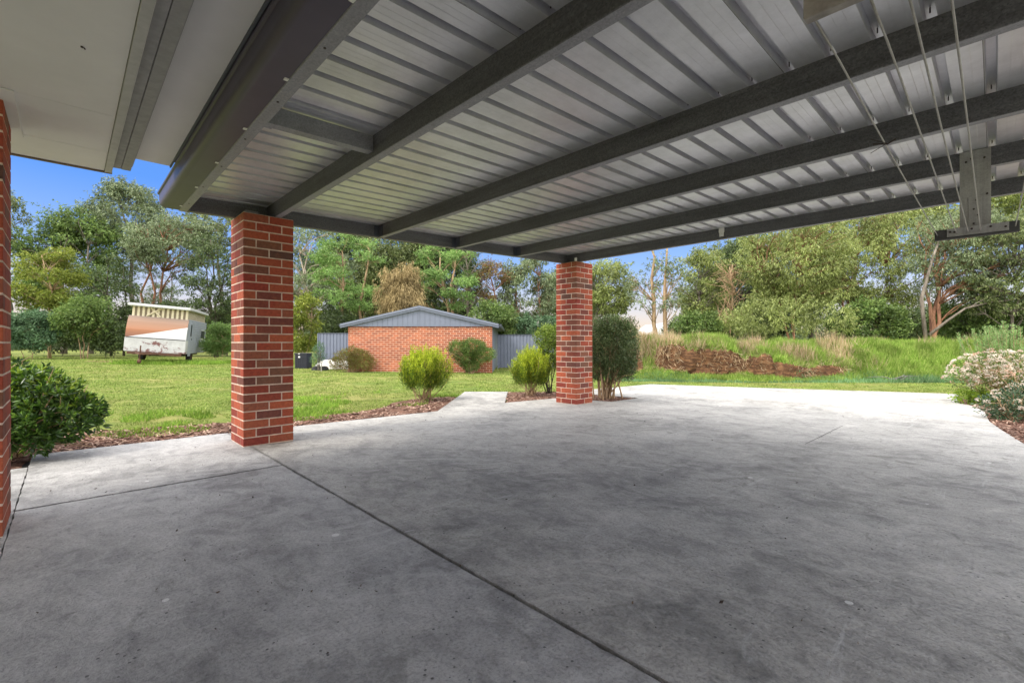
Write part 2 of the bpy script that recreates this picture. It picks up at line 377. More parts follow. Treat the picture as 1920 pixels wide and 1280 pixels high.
def blob_poly(p, amp): return jitter_poly(p, .18, amp)
for p in (BED1, BED2, BED3): sheet('mulch_bed', blob_poly(p, .035), -.017, M['mulch'])

def blades(P, z, hgt, wid, lean, name, mat, kind='stuff', heading=None):
    k = len(P); a = rng.uniform(0, 2*PI, k); la = rng.uniform(0, 2*PI, k); l = lean*rng.uniform(.2, 1, k)*hgt
    bx = np.cos(a)*wid/2; by = np.sin(a)*wid/2
    V = np.zeros((k, 3, 3), np.float32)
    V[:, 0] = np.c_[P[:, 0]-bx, P[:, 1]-by, z]; V[:, 1] = np.c_[P[:, 0]+bx, P[:, 1]+by, z]
    V[:, 2] = np.c_[P[:, 0]+np.cos(la)*l, P[:, 1]+np.sin(la)*l, z+hgt*np.sqrt(np.maximum(.1, 1-np.minimum(.9, (l/hgt)**2)))]
    o = link(name, np_mesh(name, V.reshape(-1, 3), np.arange(k*3).reshape(-1, 3)), mat)
    return setp(o, kind=kind) if kind else o
M['blade'] = leafmat('lawn_blade', (.08, .135, .025), (.17, .24, .045), (.33, .35, .12), .2, .7, 1.6, .1)
M['weed'] = leafmat('weed_blade', (.10, .19, .025), (.17, .28, .04), (.25, .34, .06), .3, .7, .8, .1)
def lawn_pts(k, d0, d1, p0=-120, p1=2040):
    u = rng.uniform(0, 1, k); d = d0*(d1/d0)**(u**.8); px = rng.uniform(p0, p1, k)
    r = (px-960)/FL*d; P = r[:, None]*Rv+d[:, None]*Fv; return P, d
def clumpy(P, s, seed):
    """cheap value noise 0..1 on the plane"""
    r2 = np.random.default_rng(seed); T = r2.random((64, 64)); q = P/s; i = np.floor(q).astype(int); f = q-i; f = f*f*(3-2*f)
    gX = lambda a, b: T[(i[:, 0]+a) % 64, (i[:, 1]+b) % 64]
    return (gX(0, 0)*(1-f[:, 0])+gX(1, 0)*f[:, 0])*(1-f[:, 1])+(gX(0, 1)*(1-f[:, 0])+gX(1, 1)*f[:, 0])*f[:, 1]
P, d = lawn_pts(380000, 5.0, 34)
keep = ~(in_poly(P, MAIN) | in_poly(P, SA) | in_poly(P, SB) | in_poly(P, SC) | in_poly(P, BED2) | in_poly(P, BED3))
inb = in_poly(P, BED1); cn = clumpy(P, .45, 1)*.6+clumpy(P, 1.3, 2)*.4
keep &= (~inb | ((cn > .60) & (P[:, 1] > 6.45)))
keep &= (clumpy(P, .8, 3)*.5+clumpy(P, .3, 4)*.5 > .30)
P, d = P[keep], d[keep]; cn = cn[keep]
hg = (.012+.020*rng.random(len(P)))*(.6+.9*cn)*np.clip(1+(d-6)*.02, 1, 1.6); wdt = np.clip(d*.0016, .008, .05)
blades(P, g(P[:, 0])-.036, hg, wdt, .8, 'lawn_grass', M['blade'])
# broad-leaved weeds and grass tufts along the mulch edge
P, d = lawn_pts(60000, 5.0, 12, -100, 900)
cn = clumpy(P, .35, 8)*.5+clumpy(P, .9, 9)*.5
near = (P[:, 1] > 6.4) & (P[:, 1] < 9.5)
keep = near & ~in_poly(P, MAIN) & (cn > .58); P, d = P[keep], d[keep]
blades(P, g(P[:, 0])-.03, .035+.06*rng.random(len(P)), .016, .9, 'weed_tufts', M['weed'])
# wood chips
def chips(k, bed, dmax):
    P, d = lawn_pts(k, 4.0, dmax, -80, 2000); keep = in_poly(P, bed) & ~in_poly(P, MAIN) & ~in_poly(P, SB); return P[keep]
P = np.vstack([chips(90000, BED1, 11), chips(60000, BED2, 11), chips(40000, BED3, 9)])
P = P[(clumpy(P, .25, 12) > .25)]
k = len(P); a = rng.uniform(0, 2*PI, k); L = rng.uniform(.012, .04, k); W = rng.uniform(.004, .011, k); zz = g(P[:, 0])-.015+rng.uniform(0, .014, k); tl = rng.normal(0, .25, k)
ax = np.c_[np.cos(a), np.sin(a), tl]*L[:, None]; bx = np.c_[-np.sin(a), np.cos(a), rng.normal(0, .35, k)]*W[:, None]
c = np.c_[P, zz]; V = np.stack([c-ax-bx, c+ax-bx*.6, c+ax+bx, c-ax+bx*.7], 1).reshape(-1, 3)
setp(link('wood_chips', np_mesh('wood_chips', V, np.arange(k*4).reshape(-1, 4)), M['chip']), kind='stuff')
# leaf litter and twigs on the concrete
P = []
for _ in range(170):
    if random.random() < .65: P.append((random.uniform(-.1, 4), random.uniform(.3, 5.6)))
    else: P.append((random.uniform(1.4, 11), random.uniform(.3, 6)))
M['litter'] = leafmat('dead_leaf', (.03, .022, .018), (.06, .045, .035), (.10, .07, .05), 0, .9)
V = []
for x, y in P:
    a = random.uniform(0, 2*PI); L = random.choice([.004, .005, .006, .008, .013]); W = L*random.uniform(.15, .55); z = float(g(x))+.004
    A = np.array([math.cos(a)*L, math.sin(a)*L, .002]); B = np.array([-math.sin(a)*W, math.cos(a)*W, .003]); c_ = np.array([x, y, z])
    V += [c_-A, c_-B, c_+A+[0, 0, .003], c_+B]
setp(link('leaf_litter', np_mesh('leaf_litter', np.array(V), np.arange(len(V)).reshape(-1, 4)), M['litter']), kind='stuff')

# ------------------------------------------------------------------ brick pillars
def pillar(x, y, z0, z1, label):
    s = .47; root = None; nrow = 27; rh = (z1-z0)/nrow
    mbk = MB()
    for i in range(nrow):
        za = z0+i*rh+.0055+random.uniform(-.0008, .0008); zc = z0+(i+1)*rh-.0055
        A = [(0, .23, 0, .11), (.24, .47, 0, .11), (0, .23, .36, .47), (.24, .47, .36, .47), (0, .11, .12, .35), (.36, .47, .12, .35)]
        if i % 2: A = [(b0, b1, a0, a1) for a0, a1, b0, b1 in A]
        for a0, a1, b0, b1 in A:
            j = lambda: random.uniform(-.0006, .0006)
            mbk.box(x+a0+j(), x+a1+j(), y+b0+j(), y+b1+j(), za, zc)
    me = bpy.data.meshes.new('brick_pillar')
    me.from_pydata([(a-x-s/2, b-y-s/2, c-z0) for a, b, c in mbk.v], [], mbk.f)
    bm = bmesh.new(); bm.from_mesh(me)
    bmesh.ops.bevel(bm, geom=bm.edges[:], offset=.0025, segments=1, affect='EDGES')
    nb = len(bm.faces)
    # mortar core a touch behind the brick faces
    e = .0022
    vs = [bm.verts.new((sx*(s/2-e), sy*(s/2-e), zz)) for zz in (-.05, z1-z0-.002) for sx, sy in ((-1, -1), (1, -1), (1, 1), (-1, 1))]
    for f in ((4, 5, 6, 7), (0, 1, 5, 4), (1, 2, 6, 5), (2, 3, 7, 6), (3, 0, 4, 7)):
        bm.faces.new([vs[i] for i in f]).material_index = 1
    bm.to_mesh(me); bm.free()
    o = link('brick_pillar', me, [M['brick'], M['mortar']]); o.location = (x+s/2, y+s/2, z0)
    return setp(o, label, 'pillar', 'brick pillars of the carport and porch')
pillar(1.245, 5.113, 0, 2.317, 'red brick pillar holding the gutter corner of the carport, nearest whole pillar')
pillar(6.478, 5.108, -.073, 2.464, 'red brick pillar at the far corner of the carport beside the tall clipped shrub')
pillar(-.717, 3.632, 0, 2.317, 'red brick pillar under the white porch ceiling, cut off by the left edge')

# ------------------------------------------------------------------ carport
cp = thing('carport', 'galvanised steel carport roof on brick pillars with open purlins and ribbed sheeting', 'carport', (3.7, 2, 2.3))
YB, YN, XE, XW = 5.40, -1.727, 6.78, .775
# ribbed sheeting
prof = []; y = YN-.133; pitch = .19
while y < 5.50:
    for dy, dz in ((0, 0), (.045, 0), (.047, .0009), (.049, 0), (.088, 0), (.090, .0009), (.092, 0), (.137, 0), (.1435, .045), (.1825, .045), (.189, 0)):
        prof.append((y+dy, dz))
    y += pitch
prof.append((y, 0))
xs = [XW-.06+i*(XE+.12-XW)/6 for i in range(7)]
V = []; th = .0012
for x in xs:
    for (yy, dz) in prof: V.append((x, yy, zb(x)+.152+dz))
k = len(prof); Fq = [(i*k+j, i*k+j+1, (i+1)*k+j+1, (i+1)*k+j) for i in range(len(xs)-1) for j in range(k-1)]
me = np_mesh('roof_sheet', np.array(V), np.array(Fq), cp.location)
me.polygons.foreach_set('use_smooth', [False]*len(me.polygons)); me.update()
ro = link('roof_sheet', me, M['zinc'], cp)
sm = ro.modifiers.new('thick', 'SOLIDIFY'); sm.thickness = .0012; sm.offset = 1
# lap lines where sheets overlap
mb = MB()
yy = YN-.133+.136
i = 0
while yy < 5.4:
    if i % 4 == 1:
        mb.add([(XW, yy+.053, zb(XW)+.150), (XE, yy+.053, zb(XE)+.150), (XE, yy+.0555, zb(XE)+.150), (XW, yy+.0555, zb(XW)+.150)], [(0, 1, 2, 3)])
    yy += pitch; i += 1
mb.obj('sheet_lap', M['joint'], cp)
def cee(xr, name='purlin', wdt=.066, dep=.15, y0=YN, y1=YB-.003, tz=0):
    """C section: web faces -x, lips turned up at the open side"""
    x0 = xr-wdt; z = zb(xr-wdt/2)+tz; t_ = .003
    p = [(x0, z+.004), (x0+.004, z), (xr-.003, z), (xr, z+.003), (xr, z+.017), (xr-t_, z+.017), (xr-t_, z+t_), (x0+t_, z+t_), (x0+t_, z+dep-t_), (xr-t_, z+dep-t_), (xr-t_, z+dep-.017), (xr, z+dep-.017), (xr, z+dep), (x0, z+dep)]
    m_ = MB(); k = len(p)
    P = [(a, y0, b) for a, b in p]+[(a, y1, b) for a, b in p]
    m_.add(P, [(i, (i+1) % k, k+(i+1) % k, k+i) for i in range(k)]+[tuple(range(k)), tuple(range(2*k-1, k-1, -1))])
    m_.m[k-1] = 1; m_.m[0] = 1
    o = m_.obj(name, [M['galv'], M['galv_dull']], cp); return o
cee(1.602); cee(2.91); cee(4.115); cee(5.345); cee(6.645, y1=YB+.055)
e = cee(.838, 'edge_channel', .066, .152, y1=YB+.062); e.data.materials[1] = M['galv']
# end beam on the pillars, web towards the viewer
p = [(YB, .003), (YB+.003, 0), (YB+.065, 0), (YB+.065, .016), (YB+.062, .016), (YB+.062, .003), (YB+.003, .003), (YB+.003, .147), (YB+.062, .147), (YB+.062, .134), (YB+.065, .134), (YB+.065, .15), (YB, .15)]
mb = MB(); k = len(p); P = [(x, a, zb(x)+b) for x in (.841, 6.575) for a, b in p]
mb.add(P, [(i, k+i, k+(i+1) % k, (i+1) % k) for i in range(k)]+[tuple(range(k)), tuple(range(2*k-1, k-1, -1))])
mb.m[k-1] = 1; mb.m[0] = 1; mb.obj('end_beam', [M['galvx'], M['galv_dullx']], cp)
# dark cleats where purlins meet the beam
for xr in (2.91, 4.115, 5.345):
    mb = MB(); z = zb(xr-.07); mb.box(xr-.128, xr-.069, YB-.008, YB-.0035, z+.012, z+.138); mb.box(xr-.073, xr-.0685, YB-.10, YB-.0035, z+.012, z+.138)
    mb.obj('cleat', M['colorbond_dark'], cp)
# strut between the edge channel and the first purlin
mb = MB(); z = zb(1.2); yc = 3.02
mb.box(.842, 1.533, 2.995, 3.0, z+.03, z+.135, 0, .0292); mb.box(.842, 1.533, 2.995, 3.065, z+.027, z+.030, 0, .0292); mb.box(.842, 1.533, 3.062, 3.065, z+.0305, z+.045, 0, .0292)
mb.box(.842, .90, 2.99, 3.07, z+.024, z+.0265)
mb.obj('strut', M['galv'], cp)
# packing bracket on top of the near pillar, small hook on the end purlin
mb = MB(); mb.box(1.31, 1.43, 5.30, 5.36, 2.318, 2.385); mb.box(1.29, 1.45, 5.20, 5.39, 2.3175, 2.322); mb.obj('packing_bracket', M['galv'], cp)
for yy in (2.63,):
    mb = MB(); z = zb(6.6); mb.box(6.558, 6.577, yy-.035, yy+.035, z+.09, z+.155); mb.box(6.56, 6.576, yy-.028, yy+.028, z+.035, z+.0895); mb.obj('hook_bracket', M['whitep'], cp)
mb = MB(); mb.box(6.45, 6.472, 5.09, 5.13, 2.465, 2.52); mb.obj('pillar_bracket', M['whitep'], cp)
# fixing screws under the sheet and on the flanges
mb = MB()
for xr in (1.602, 2.91, 4.115, 5.345, 6.645):
    yy = YN-.133+.163
    while yy < 5.3:
        x_ = xr-.09; z = zb(x_)+.152+.034
        mb.tube([(x_+.012, yy, z+.009), (x_+.012, yy, z-.016)], .003, 5)
        yy += pitch
for q in range(12): mb.tube([(.80, 5.1-q*.62, zb(.8)+.002), (.80, 5.1-q*.62, zb(.8)-.003)], .006, 6)
mb.obj('roof_screws', M['bolt'], cp)['kind'] = 'stuff'
# gutter: quad profile hung on the edge channel
zg = 2.302
arc_ = [(.668-.048*math.sin(q/10*PI/2), .052-.052*math.cos(q/10*PI/2)) for q in range(11)]
gp = [(.770, .05), (.770, 0)]+arc_+[(.617, .110), (.606, .116), (.603, .126), (.607, .135), (.616, .136), (.622, .128), (.621, .09)]
gp += [(.670-.046*math.sin(q/10*PI/2), .054-.050*math.cos(q/10*PI/2)) for q in range(10, -1, -1)]+[(.767, .004), (.767, .05)]
mb = MB(); mb.prism(gp, lambda p_, tt: (p_[0], tt, zg+p_[1]), YN, YB+.03, cap=False)
ge = [(.770, .06), (.770, 0)]+arc_+[(.618, .13), (.770, .13)]
mb.prism(ge, lambda p_, tt: (p_[0], tt, zg+p_[1]), YB+.031, YB+.034)
gu = mb.obj('gutter', M['gutter'], cp)
mb = MB(); mb.box(.56, .80, YN, 4.6, 2.486, 2.492); mb.obj('sky_block_strip', M['gutter'], cp)  # unseen strip added to block sky light through the gutter gap
for q in range(9):
    yq = 5.25-q*.72; mb = MB(); mb.box(.752, .7715, yq-.012, yq+.012, zg-.004, zg+.012)
    mb.obj('gutter_clip', M['whitep'], gu, world=False).location = (-cp.location[0], -cp.location[1], -cp.location[2])

# ------------------------------------------------------------------ clothesline
cx = 5.2
cl_ = thing('clothesline', 'carport clothesline of long grey lines strung between two T-shaped hangers', 'clothesline', (3.4, .1, 1.9))
def hanger(xf, xw, name_, top):
    """plate hung from a purlin web, carrying a cross bar; xf = face towards the house"""
    mb = MB(); mb.box(xw-.012, xw-.0025, .018, .197, 1.955 if xf > 3 else 2.02, top); pl = mb.obj('hanger_plate', M['plate'], cl_)
    zb_ = 1.876 if xf > 3 else 1.935
    mb = MB(); mb.box(xf+.022, xw-.0125, -.134, .346 if xf > 3 else .372, zb_, zb_+.082); mb.obj('cross_bar', M['timber_dark'] if xf > 3 else M['timber'], cl_, bevel=.003)
    if xf > 3:
        mb = MB(); mb.box(xf+.012, xf+.0215, -.078, .27, 1.892, 1.957); mb.obj('bar_plate', M['plate'], cl_, bevel=.001)
        mb = MB(); mb.box(xw-.021, xw-.0125, .07, .145, 1.959, 2.20); mb.obj('strap', M['plate'], cl_, bevel=.001)
        for yy, zz in ((.16, 2.49), (.13, 2.51), (.055, 2.50), (.10, 2.17), (.115, 2.10), (.09, 2.05), (.115, 1.985), (.04, 2.21)):
            mb = MB(); mb.tube([(xw-.012, yy, zz), (xw-.028, yy, zz)], .007, 6); mb.obj('bolt', M['bolt'], cl_)
        for yy, zz in ((.25, 1.93), (.225, 1.925), (.02, 1.935), (-.06, 1.92), (.125, 1.935)):
            mb = MB(); mb.tube([(xf+.013, yy, zz), (xf+.004, yy, zz)], .008, 6); mb.obj('bolt', M['bolt'], cl_)
hanger(5.19, 5.279, 'far', zb(5.3)+.145)
hanger(1.468, 1.536, 'near', zb(1.57)+.145)
for yy in (.327, .211, .146, .074, -.112):
    mb = MB(); pts = []
    for q in range(13):
        u = q/12; pts.append((1.506+(5.205-1.506)*u, yy*(1+.07*(1-u))+.0012*math.sin(u*5+yy*40), 1.950-.035*u-.010*math.sin(PI*u)-(.012 if q == 0 else 0)))
    mb.tube(pts, .0032, 6); mb.obj('line', M['rope'], cl_, smooth=True)
# a wire offcut twisted round one line
mb = MB(); c_ = Vector((2.6, .327, 1.905))
mb.tube([c_+Vector((0, -.03, .01)), c_+Vector((.01, .0, .0)), c_+Vector((.0, .05, .012))], .0035, 5); mb.tube([c_+Vector((.0, .0, .0)), c_+Vector((.02, .06, -.02))], .0015, 4); mb.tube([c_, c_+Vector((-.02, .055, .03))], .0015, 4)
mb.obj('wire_tie', M['bolt'], cl_)

# ------------------------------------------------------------------ house eaves
hs_ = thing('house', 'white lined porch ceiling and eaves of the house with grey beam trim', 'house', (-.5, 3, 2.33))
mb = MB()
for y0, y1 in ((-2.4, -1.298), (-1.295, 1.102), (1.105, 3.506), (3.509, 4.198), (4.201, 4.66)): mb.box(-3.2, .198, y0, y1, 2.327, 2.337)
mb.obj('porch_ceiling', M['soffit'], hs_)
mb = MB(); mb.box(-3.2, -.201, 3.495, 4.238, 2.3178, 2.3266); mb.obj('beam_casing', M['soffit'], hs_, bevel=.002)
mb = MB(); mb.box(-3.2, .2, -2.4, 4.66, 2.3375, 2.342); mb.obj('ceiling_backing', M['joint'], hs_)
mb = MB(); mb.box(-3.2, .245, 4.662, 4.685, 2.316, 2.50); mb.obj('fascia', plain('brown_fascia', (.16, .12, .10), .6), hs_)
mb = MB(); mb.box(.2005, .242, -2.4, 4.6615, 2.318, 2.50); mb.obj('trim_board', M['trim'], hs_, bevel=.002)
mb = MB(); mb.box(.2425, .292, -2.4, 4.62, 2.352, 2.50); mb.box(.294, .350, -2.4, 4.62, 2.350, 2.50); mb.box(.3505, .362, -2.4, 4.62, 2.385, 2.5); mb.obj('beam_lining', M['trim_dark'], hs_, bevel=.002)
mb = MB(); mb.box(.3625, .592, -2.4, 4.605, 2.450, 2.460); mb.obj('eave_soffit', M['soffit'], hs_)
mb = MB(); mb.box(.5925, .603, -2.4, 4.61, 2.438, 2.52); mb.obj('eave_trim', M['colorbond_dark'], hs_)
mb = MB(); mb.box(-2.6, -2.35, -5, 1.6, -.1, 2.326); mb.obj('brick_wall', M['shedbrick'], hs_)
mb = MB(); mb.box(-3.2, .60, -2.4, 4.60, 2.505, 2.53); mb.add([(-3.2, -2.4, 2.54), (.62, -2.4, 2.54), (.62, 4.6, 2.54), (-3.2, 4.6, 2.54), (-3.2, -2.4, 3.4), (-3.2, 4.6, 3.4)], [(1, 2, 5, 4), (0, 1, 4), (2, 3, 5), (0, 4, 5, 3)])
mb.obj('roof', M['colorbond_dark'], hs_)
mb = MB(); mb.tube([(.045, 2.77, 2.327), (.045, 2.77, 2.321)], .005, 6); mb.tube([(.05, 2.775, 2.327), (.056, 2.78, 2.322)], .003, 5); mb.obj('wasp_nest', M['bolt'], hs_)

# ------------------------------------------------------------------ shed (local x = right, y = ahead)
def local_thing(name, label, cat, r, d, z, rz=0, group=None):
    p = wd(r, d); return thing(name, label, cat, (p[0], p[1], z), RANG+rz, group)
sh = local_thing('brick_shed', 'low orange brick shed with shallow grey gable roof behind the lawn', 'shed', -3.66, 18.45, -.13)
W2, WZ = 2.87, 1.79
mb = MB(); mb.box(-W2, W2, 0, .11, -.1, WZ); mb.obj('brick_wall', M['shedbrick'], sh, world=False)
mb = MB(); mb.box(W2-.03, W2-.004, .112, 8, -.1, WZ+.02); mb.box(W2-.06, W2+.012, .112, .2, -.1, WZ); mb.box(-W2+.004, -W2+.03, .112, 8, -.1, WZ+.02); mb.box(-W2, W2, 7.95, 7.99, -.1, WZ); mb.obj('side_cladding', M['colorbond'], sh, world=False)
AP, EV = 2.58, 1.86; OW = 3.13
def gz(x): return AP-(AP-EV)*abs(x)/OW
mb = MB(); x = -OW+.25
k_ = 0
while x < OW-.26:
    x1 = min(x+.2, OW-.25)
    if x < 0 < x1: x1 = 0
    za, zc = gz(x)-.02, gz(x1)-.02
    mb.add([(x+.004, -.05, WZ), (x1-.004, -.05, WZ), (x1-.004, -.05, zc), (x+.004, -.05, za), (x+.004, -.02, WZ), (x1-.004, -.02, WZ), (x1-.004, -.02, zc), (x+.004, -.02, za)],
           [(0, 1, 2, 3), (4, 7, 6, 5), (0, 3, 7, 4), (1, 5, 6, 2), (3, 2, 6, 7), (0, 4, 5, 1)])
    x = x1
mb.obj('gable_cladding', M['colorbond'], sh, world=False)
mb = MB(); mb.add([(-OW+.2, -.018, WZ-.01), (OW-.2, -.018, WZ-.01), (OW-.2, -.018, gz(OW-.2)-.03), (0, -.018, AP-.03), (-OW+.2, -.018, gz(OW-.2)-.03)], [(0, 1, 2, 3, 4)]); mb.obj('gable_backing', M['colorbond_dark'], sh, world=False)
mb = MB()
for sgn in (-1, 1):
    for (o1, o2, yf, yb_) in ((.0, .085, -.16, -.06), (.087, .16, -.13, -.055)):
        P = [(0, yf, AP+.03-o1), (sgn*OW, yf, EV+.03-o1), (sgn*OW, yf, EV+.03-o2), (0, yf, AP+.03-o2)]
        P += [(a, yb_, c) for a, b, c in P]
        mb.add(P, [(0, 1, 2, 3), (7, 6, 5, 4), (0, 4, 5, 1), (2, 6, 7, 3), (1, 5, 6, 2)])
mb.obj('barge_board', M['colorbond'], sh, world=False)
mb = MB()
for sgn in (-1, 1): mb.add([(0, -.15, AP+.034), (sgn*(OW+.03), -.15, EV+.028), (sgn*(OW+.03), 8.1, EV+.028), (0, 8.1, AP+.034)], [(0, 1, 2, 3)])
mb.obj('roof', M['colorbond'], sh, world=False)
mb = MB()
for sgn in (-1, 1): mb.prism([(sgn*(OW-.02), 0), (sgn*(OW+.08), 0), (sgn*(OW+.10), .05), (sgn*(OW+.11), .11), (sgn*(OW-.02), .11)], lambda p_, tt: (p_[0], tt, EV-.09+p_[1]), -.02, 8.1); mb.box(min(sgn*W2, sgn*OW), max(sgn*W2, sgn*OW), .02, 8, EV-.10, EV-.092)
mb.obj('gutter', M['colorbond_dark'], sh, world=False)

def fence(r0, r1, d, ztop, label):
    fo = local_thing('metal_fence', label, 'fence', (r0+r1)/2, d, -.19, 0, 'grey steel fences beside the shed')
    hw = (r1-r0)/2; H = ztop+.19; mb = MB(); prof = []; x = -hw
    while x < hw-.01:
        prof += [(x, 0), (x+.085, 0), (x+.10, .022), (x+.125, .022), (x+.14, 0)]; x += .155
    prof.append((x, 0)); k = len(prof)
    mb.add([(a, b, z) for z in (.03, H-.03) for a, b in prof], [(i, i+1, k+i+1, k+i) for i in range(k-1)]); mb.obj('sheet', M['colorbond'], fo, world=False)
    mb = MB(); mb.box(-hw, x, -.028, .03, H-.03, H); mb.obj('rail', M['colorbond_dark'], fo, world=False)
    x = -hw
    while x < hw:
        mb = MB(); mb.box(x-.02, x+.025, -.03, .032, -.1, H-.0305); mb.obj('post', M['colorbond'], fo, world=False); x += 2.36
fence(-9.05, -6.55, 21.6, 1.47, 'grey steel sheet fence to the left of the brick shed behind the bushes')
fence(-.66, 1.9, 21.75, 1.40, 'grey steel sheet fence between the brick shed and the far pillar')

# ------------------------------------------------------------------ caravan
def caravan():
    frx, frd = -16.65, 23.5; ang = math.radians(25)          # its right side shows a little
    xr, xd = math.cos(ang), math.sin(ang)
    cr, cd = frx-xr*1.25, frd-xd*1.25
    o = local_thing('caravan', 'old white pop-top caravan with rusty nose and front panel painted with a brown reflection parked by the trees', 'caravan', cr, cd, 0.0, ang)
    o.rotation_euler = (0, math.radians(4.6), RANG+ang)
    L, Z0, Z1, Z2 = 5.4, .52, 1.22, 2.28
    def white():
        m, t, b, ot = nt('weathered_white_paint'); n = N(t); co = n.coord()
        col = n.ramp(n.noise(co, 3, 5, .7), [(.3, (.38, .375, .375)), (.7, (.56, .555, .555))])
        rz = n.noise(n.scale(co, (1, 1, 1.3)), 2.7, 7, .75, .4)
        sx = n('SeparateXYZ'); n.L(co, sx.inputs[0])
        mid_ = n('VectorMath', operation='DISTANCE'); n.L(n.scale(co, (.55, .0, 1.6)), mid_.inputs[0]); mid_.inputs[1].default_value = (.02, 0, 1.52)
        low = n.math('ADD', n.math('ADD', n.math('MULTIPLY', n.grey(sx.outputs[2], .80, .52), .15), n.math('MULTIPLY', n.grey(mid_.outputs['Value'], .42, .05), .17)), rz)
        col = n.mix(n.grey(low, .625, .66), col, (.16, .07, .065)); n.L(col, b.inputs['Base Color']); b.inputs['Roughness'].default_value = .55; return m
    def reflection_paint():  # sunset reflection painted as brown and orange bands with a white diagonal
        m, t, b, ot = nt('brown_reflection_panel'); n = N(t); co = n.coord(); sx = n('SeparateXYZ'); n.L(co, sx.inputs[0])
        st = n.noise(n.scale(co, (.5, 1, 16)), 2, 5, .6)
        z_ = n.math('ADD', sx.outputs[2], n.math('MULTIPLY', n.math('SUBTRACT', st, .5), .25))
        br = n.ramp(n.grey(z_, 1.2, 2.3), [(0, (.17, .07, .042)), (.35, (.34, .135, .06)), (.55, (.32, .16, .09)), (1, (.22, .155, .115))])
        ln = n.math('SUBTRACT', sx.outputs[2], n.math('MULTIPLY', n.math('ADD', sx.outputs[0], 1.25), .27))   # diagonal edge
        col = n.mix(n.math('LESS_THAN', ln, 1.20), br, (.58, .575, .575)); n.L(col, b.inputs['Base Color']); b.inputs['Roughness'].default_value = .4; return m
    mw = white(); mbn = reflection_paint(); ms = plain('shade_tinted_white_aluminium', (.33, .35, .40), .5, .1, .08, 3)  # body colour darkened to blue-grey to paint in its shaded side
    mcr = plain('cream_canvas', (.62, .54, .38), .9)
    mb = MB(); mb.box(-1.25, 1.25, .0, .55, Z0, Z1); mb.obj('nose_box', mw, o, world=False, bevel=.02, seg=2)
    mb = MB(); mb.box(-1.2, 1.2, -.012, .02, Z1-.02, Z1+.015); mb.obj('seal', M['black'], o, world=False)
    # upper front, leaning back
    P = []
    for zz, yy in ((Z1+.015, .02), (1.62, .05), (2.0, .16), (Z2, .30)): P += [(-1.24, yy, zz), (1.24, yy, zz)]
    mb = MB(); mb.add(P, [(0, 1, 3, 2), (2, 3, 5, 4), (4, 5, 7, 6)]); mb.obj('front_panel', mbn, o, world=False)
    # ribbed sides
    prof = []; z = Z0
    while z < Z2-.02: prof += [(0, z), (.012, z+.03), (.012, z+.085), (0, z+.10)]; z += .105
    mb = MB()
    for sg in (-1, 1):
        k = len(prof)
        V = [(sg*(1.235+a), yy, zz) for yy in (.35, L) for a, zz in prof]; mb.add(V, [(i, i+1, k+i+1, k+i) for i in range(k-1)])
        mb.add([(sg*1.244, .02, Z0), (sg*1.244, .36, Z0), (sg*1.244, .36, Z2), (sg*1.244, .30, Z2), (sg*1.244, .05, 1.62)], [(0, 1, 2, 3, 4)])
    mb.add([(-1.235, L, Z0), (1.235, L, Z0), (1.235, L, Z2), (-1.235, L, Z2)], [(0, 1, 2, 3)]); mb.add([(-1.235, .3, Z2), (1.235, .3, Z2), (1.235, L, Z2), (-1.235, L, Z2)], [(0, 1, 2, 3)]); mb.add([(-1.235, .05, Z0), (1.235, .05, Z0), (1.235, L, Z0), (-1.235, L, Z0)], [(0, 1, 2, 3)])
    mb.obj('body', ms, o, world=False)
    mb = MB(); mb.box(1.24, 1.262, .62, 1.25, Z0-.12, 2.16); dr = mb.obj('door', ms, o, world=False, bevel=.006)
    glass = plain('dark_window', (.022, .026, .032), .5, 0, .1, 3, 0, .3)
    mb = MB(); mb.box(1.2625, 1.268, .80, 1.10, 1.45, 2.05); mb.obj('window', glass, dr, world=False)
    mb = MB(); mb.box(1.2625, 1.285, 1.16, 1.20, 1.25, 1.33); mb.obj('handle', M['black'], dr, world=False)
    mb = MB(); mb.box(1.248, 1.262, 3.9, 4.9, 1.35, 1.80); wn = mb.obj('window', glass, o, world=False)
    mb = MB(); mb.box(1.246, 1.26, 3.85, 4.95, 1.30, 1.349); mb.box(1.246, 1.26, 3.85, 4.95, 1.801, 1.84); mb.obj('window_frame', M['whitep'], wn, world=False)
    # striped canvas between body and raised roof
    mb = MB(); mc = MB(); x = -1.14; i = 0
    while x < 1.12:
        (mb if i % 2 else mc).box(x, x+.098, .36+(.015 if i % 2 else 0), .40, Z2, 2.76); x += .10; i += 1
    for sg in (-1, 1):
        y_ = .41; i = 0
        while y_ < L-.15:
            (mb if i % 2 else mc).box(min(sg*1.12, sg*1.15), max(sg*1.12, sg*1.15), y_, y_+.098, Z2, 2.76); y_ += .10; i += 1
    ca = mc.obj('canvas', mcr, o, world=False); mb.obj('canvas_stripes', M['canvas_d'], ca, world=False)
    mb = MB()
    for a, b in (((-.55, 2.30), (.05, 2.74)), ((-.40, 2.74), (.02, 2.30))):
        mb.tube([(a[0], .33, a[1]), (b[0], .33, b[1])], .04, 4)
    mb.obj('brace', mcr, o, world=False)
    mb = MB(); mb.box(-1.30, 1.30, .12, L+.05, 2.76, 2.90); mb.obj('roof', plain('white_roof', (.56, .56, .56), .45), o, world=False, bevel=.03, seg=2)
    mb = MB(); mb.box(-1.1, 1.1, -.02, .06, .40, .52); mb.box(-.9, -.8, .0, L, .38, .50); mb.box(.8, .9, .0, L, .38, .50); mb.box(-.9, .9, 2.2, 2.3, .36, .46); mb.tube([(-.8, .1, .44), (-.35, -1.0, .44)], .04, 5); mb.tube([(.2, .1, .44), (-.35, -1.0, .44)], .04, 5)
    mb.obj('chassis', M['rust'], o, world=False)
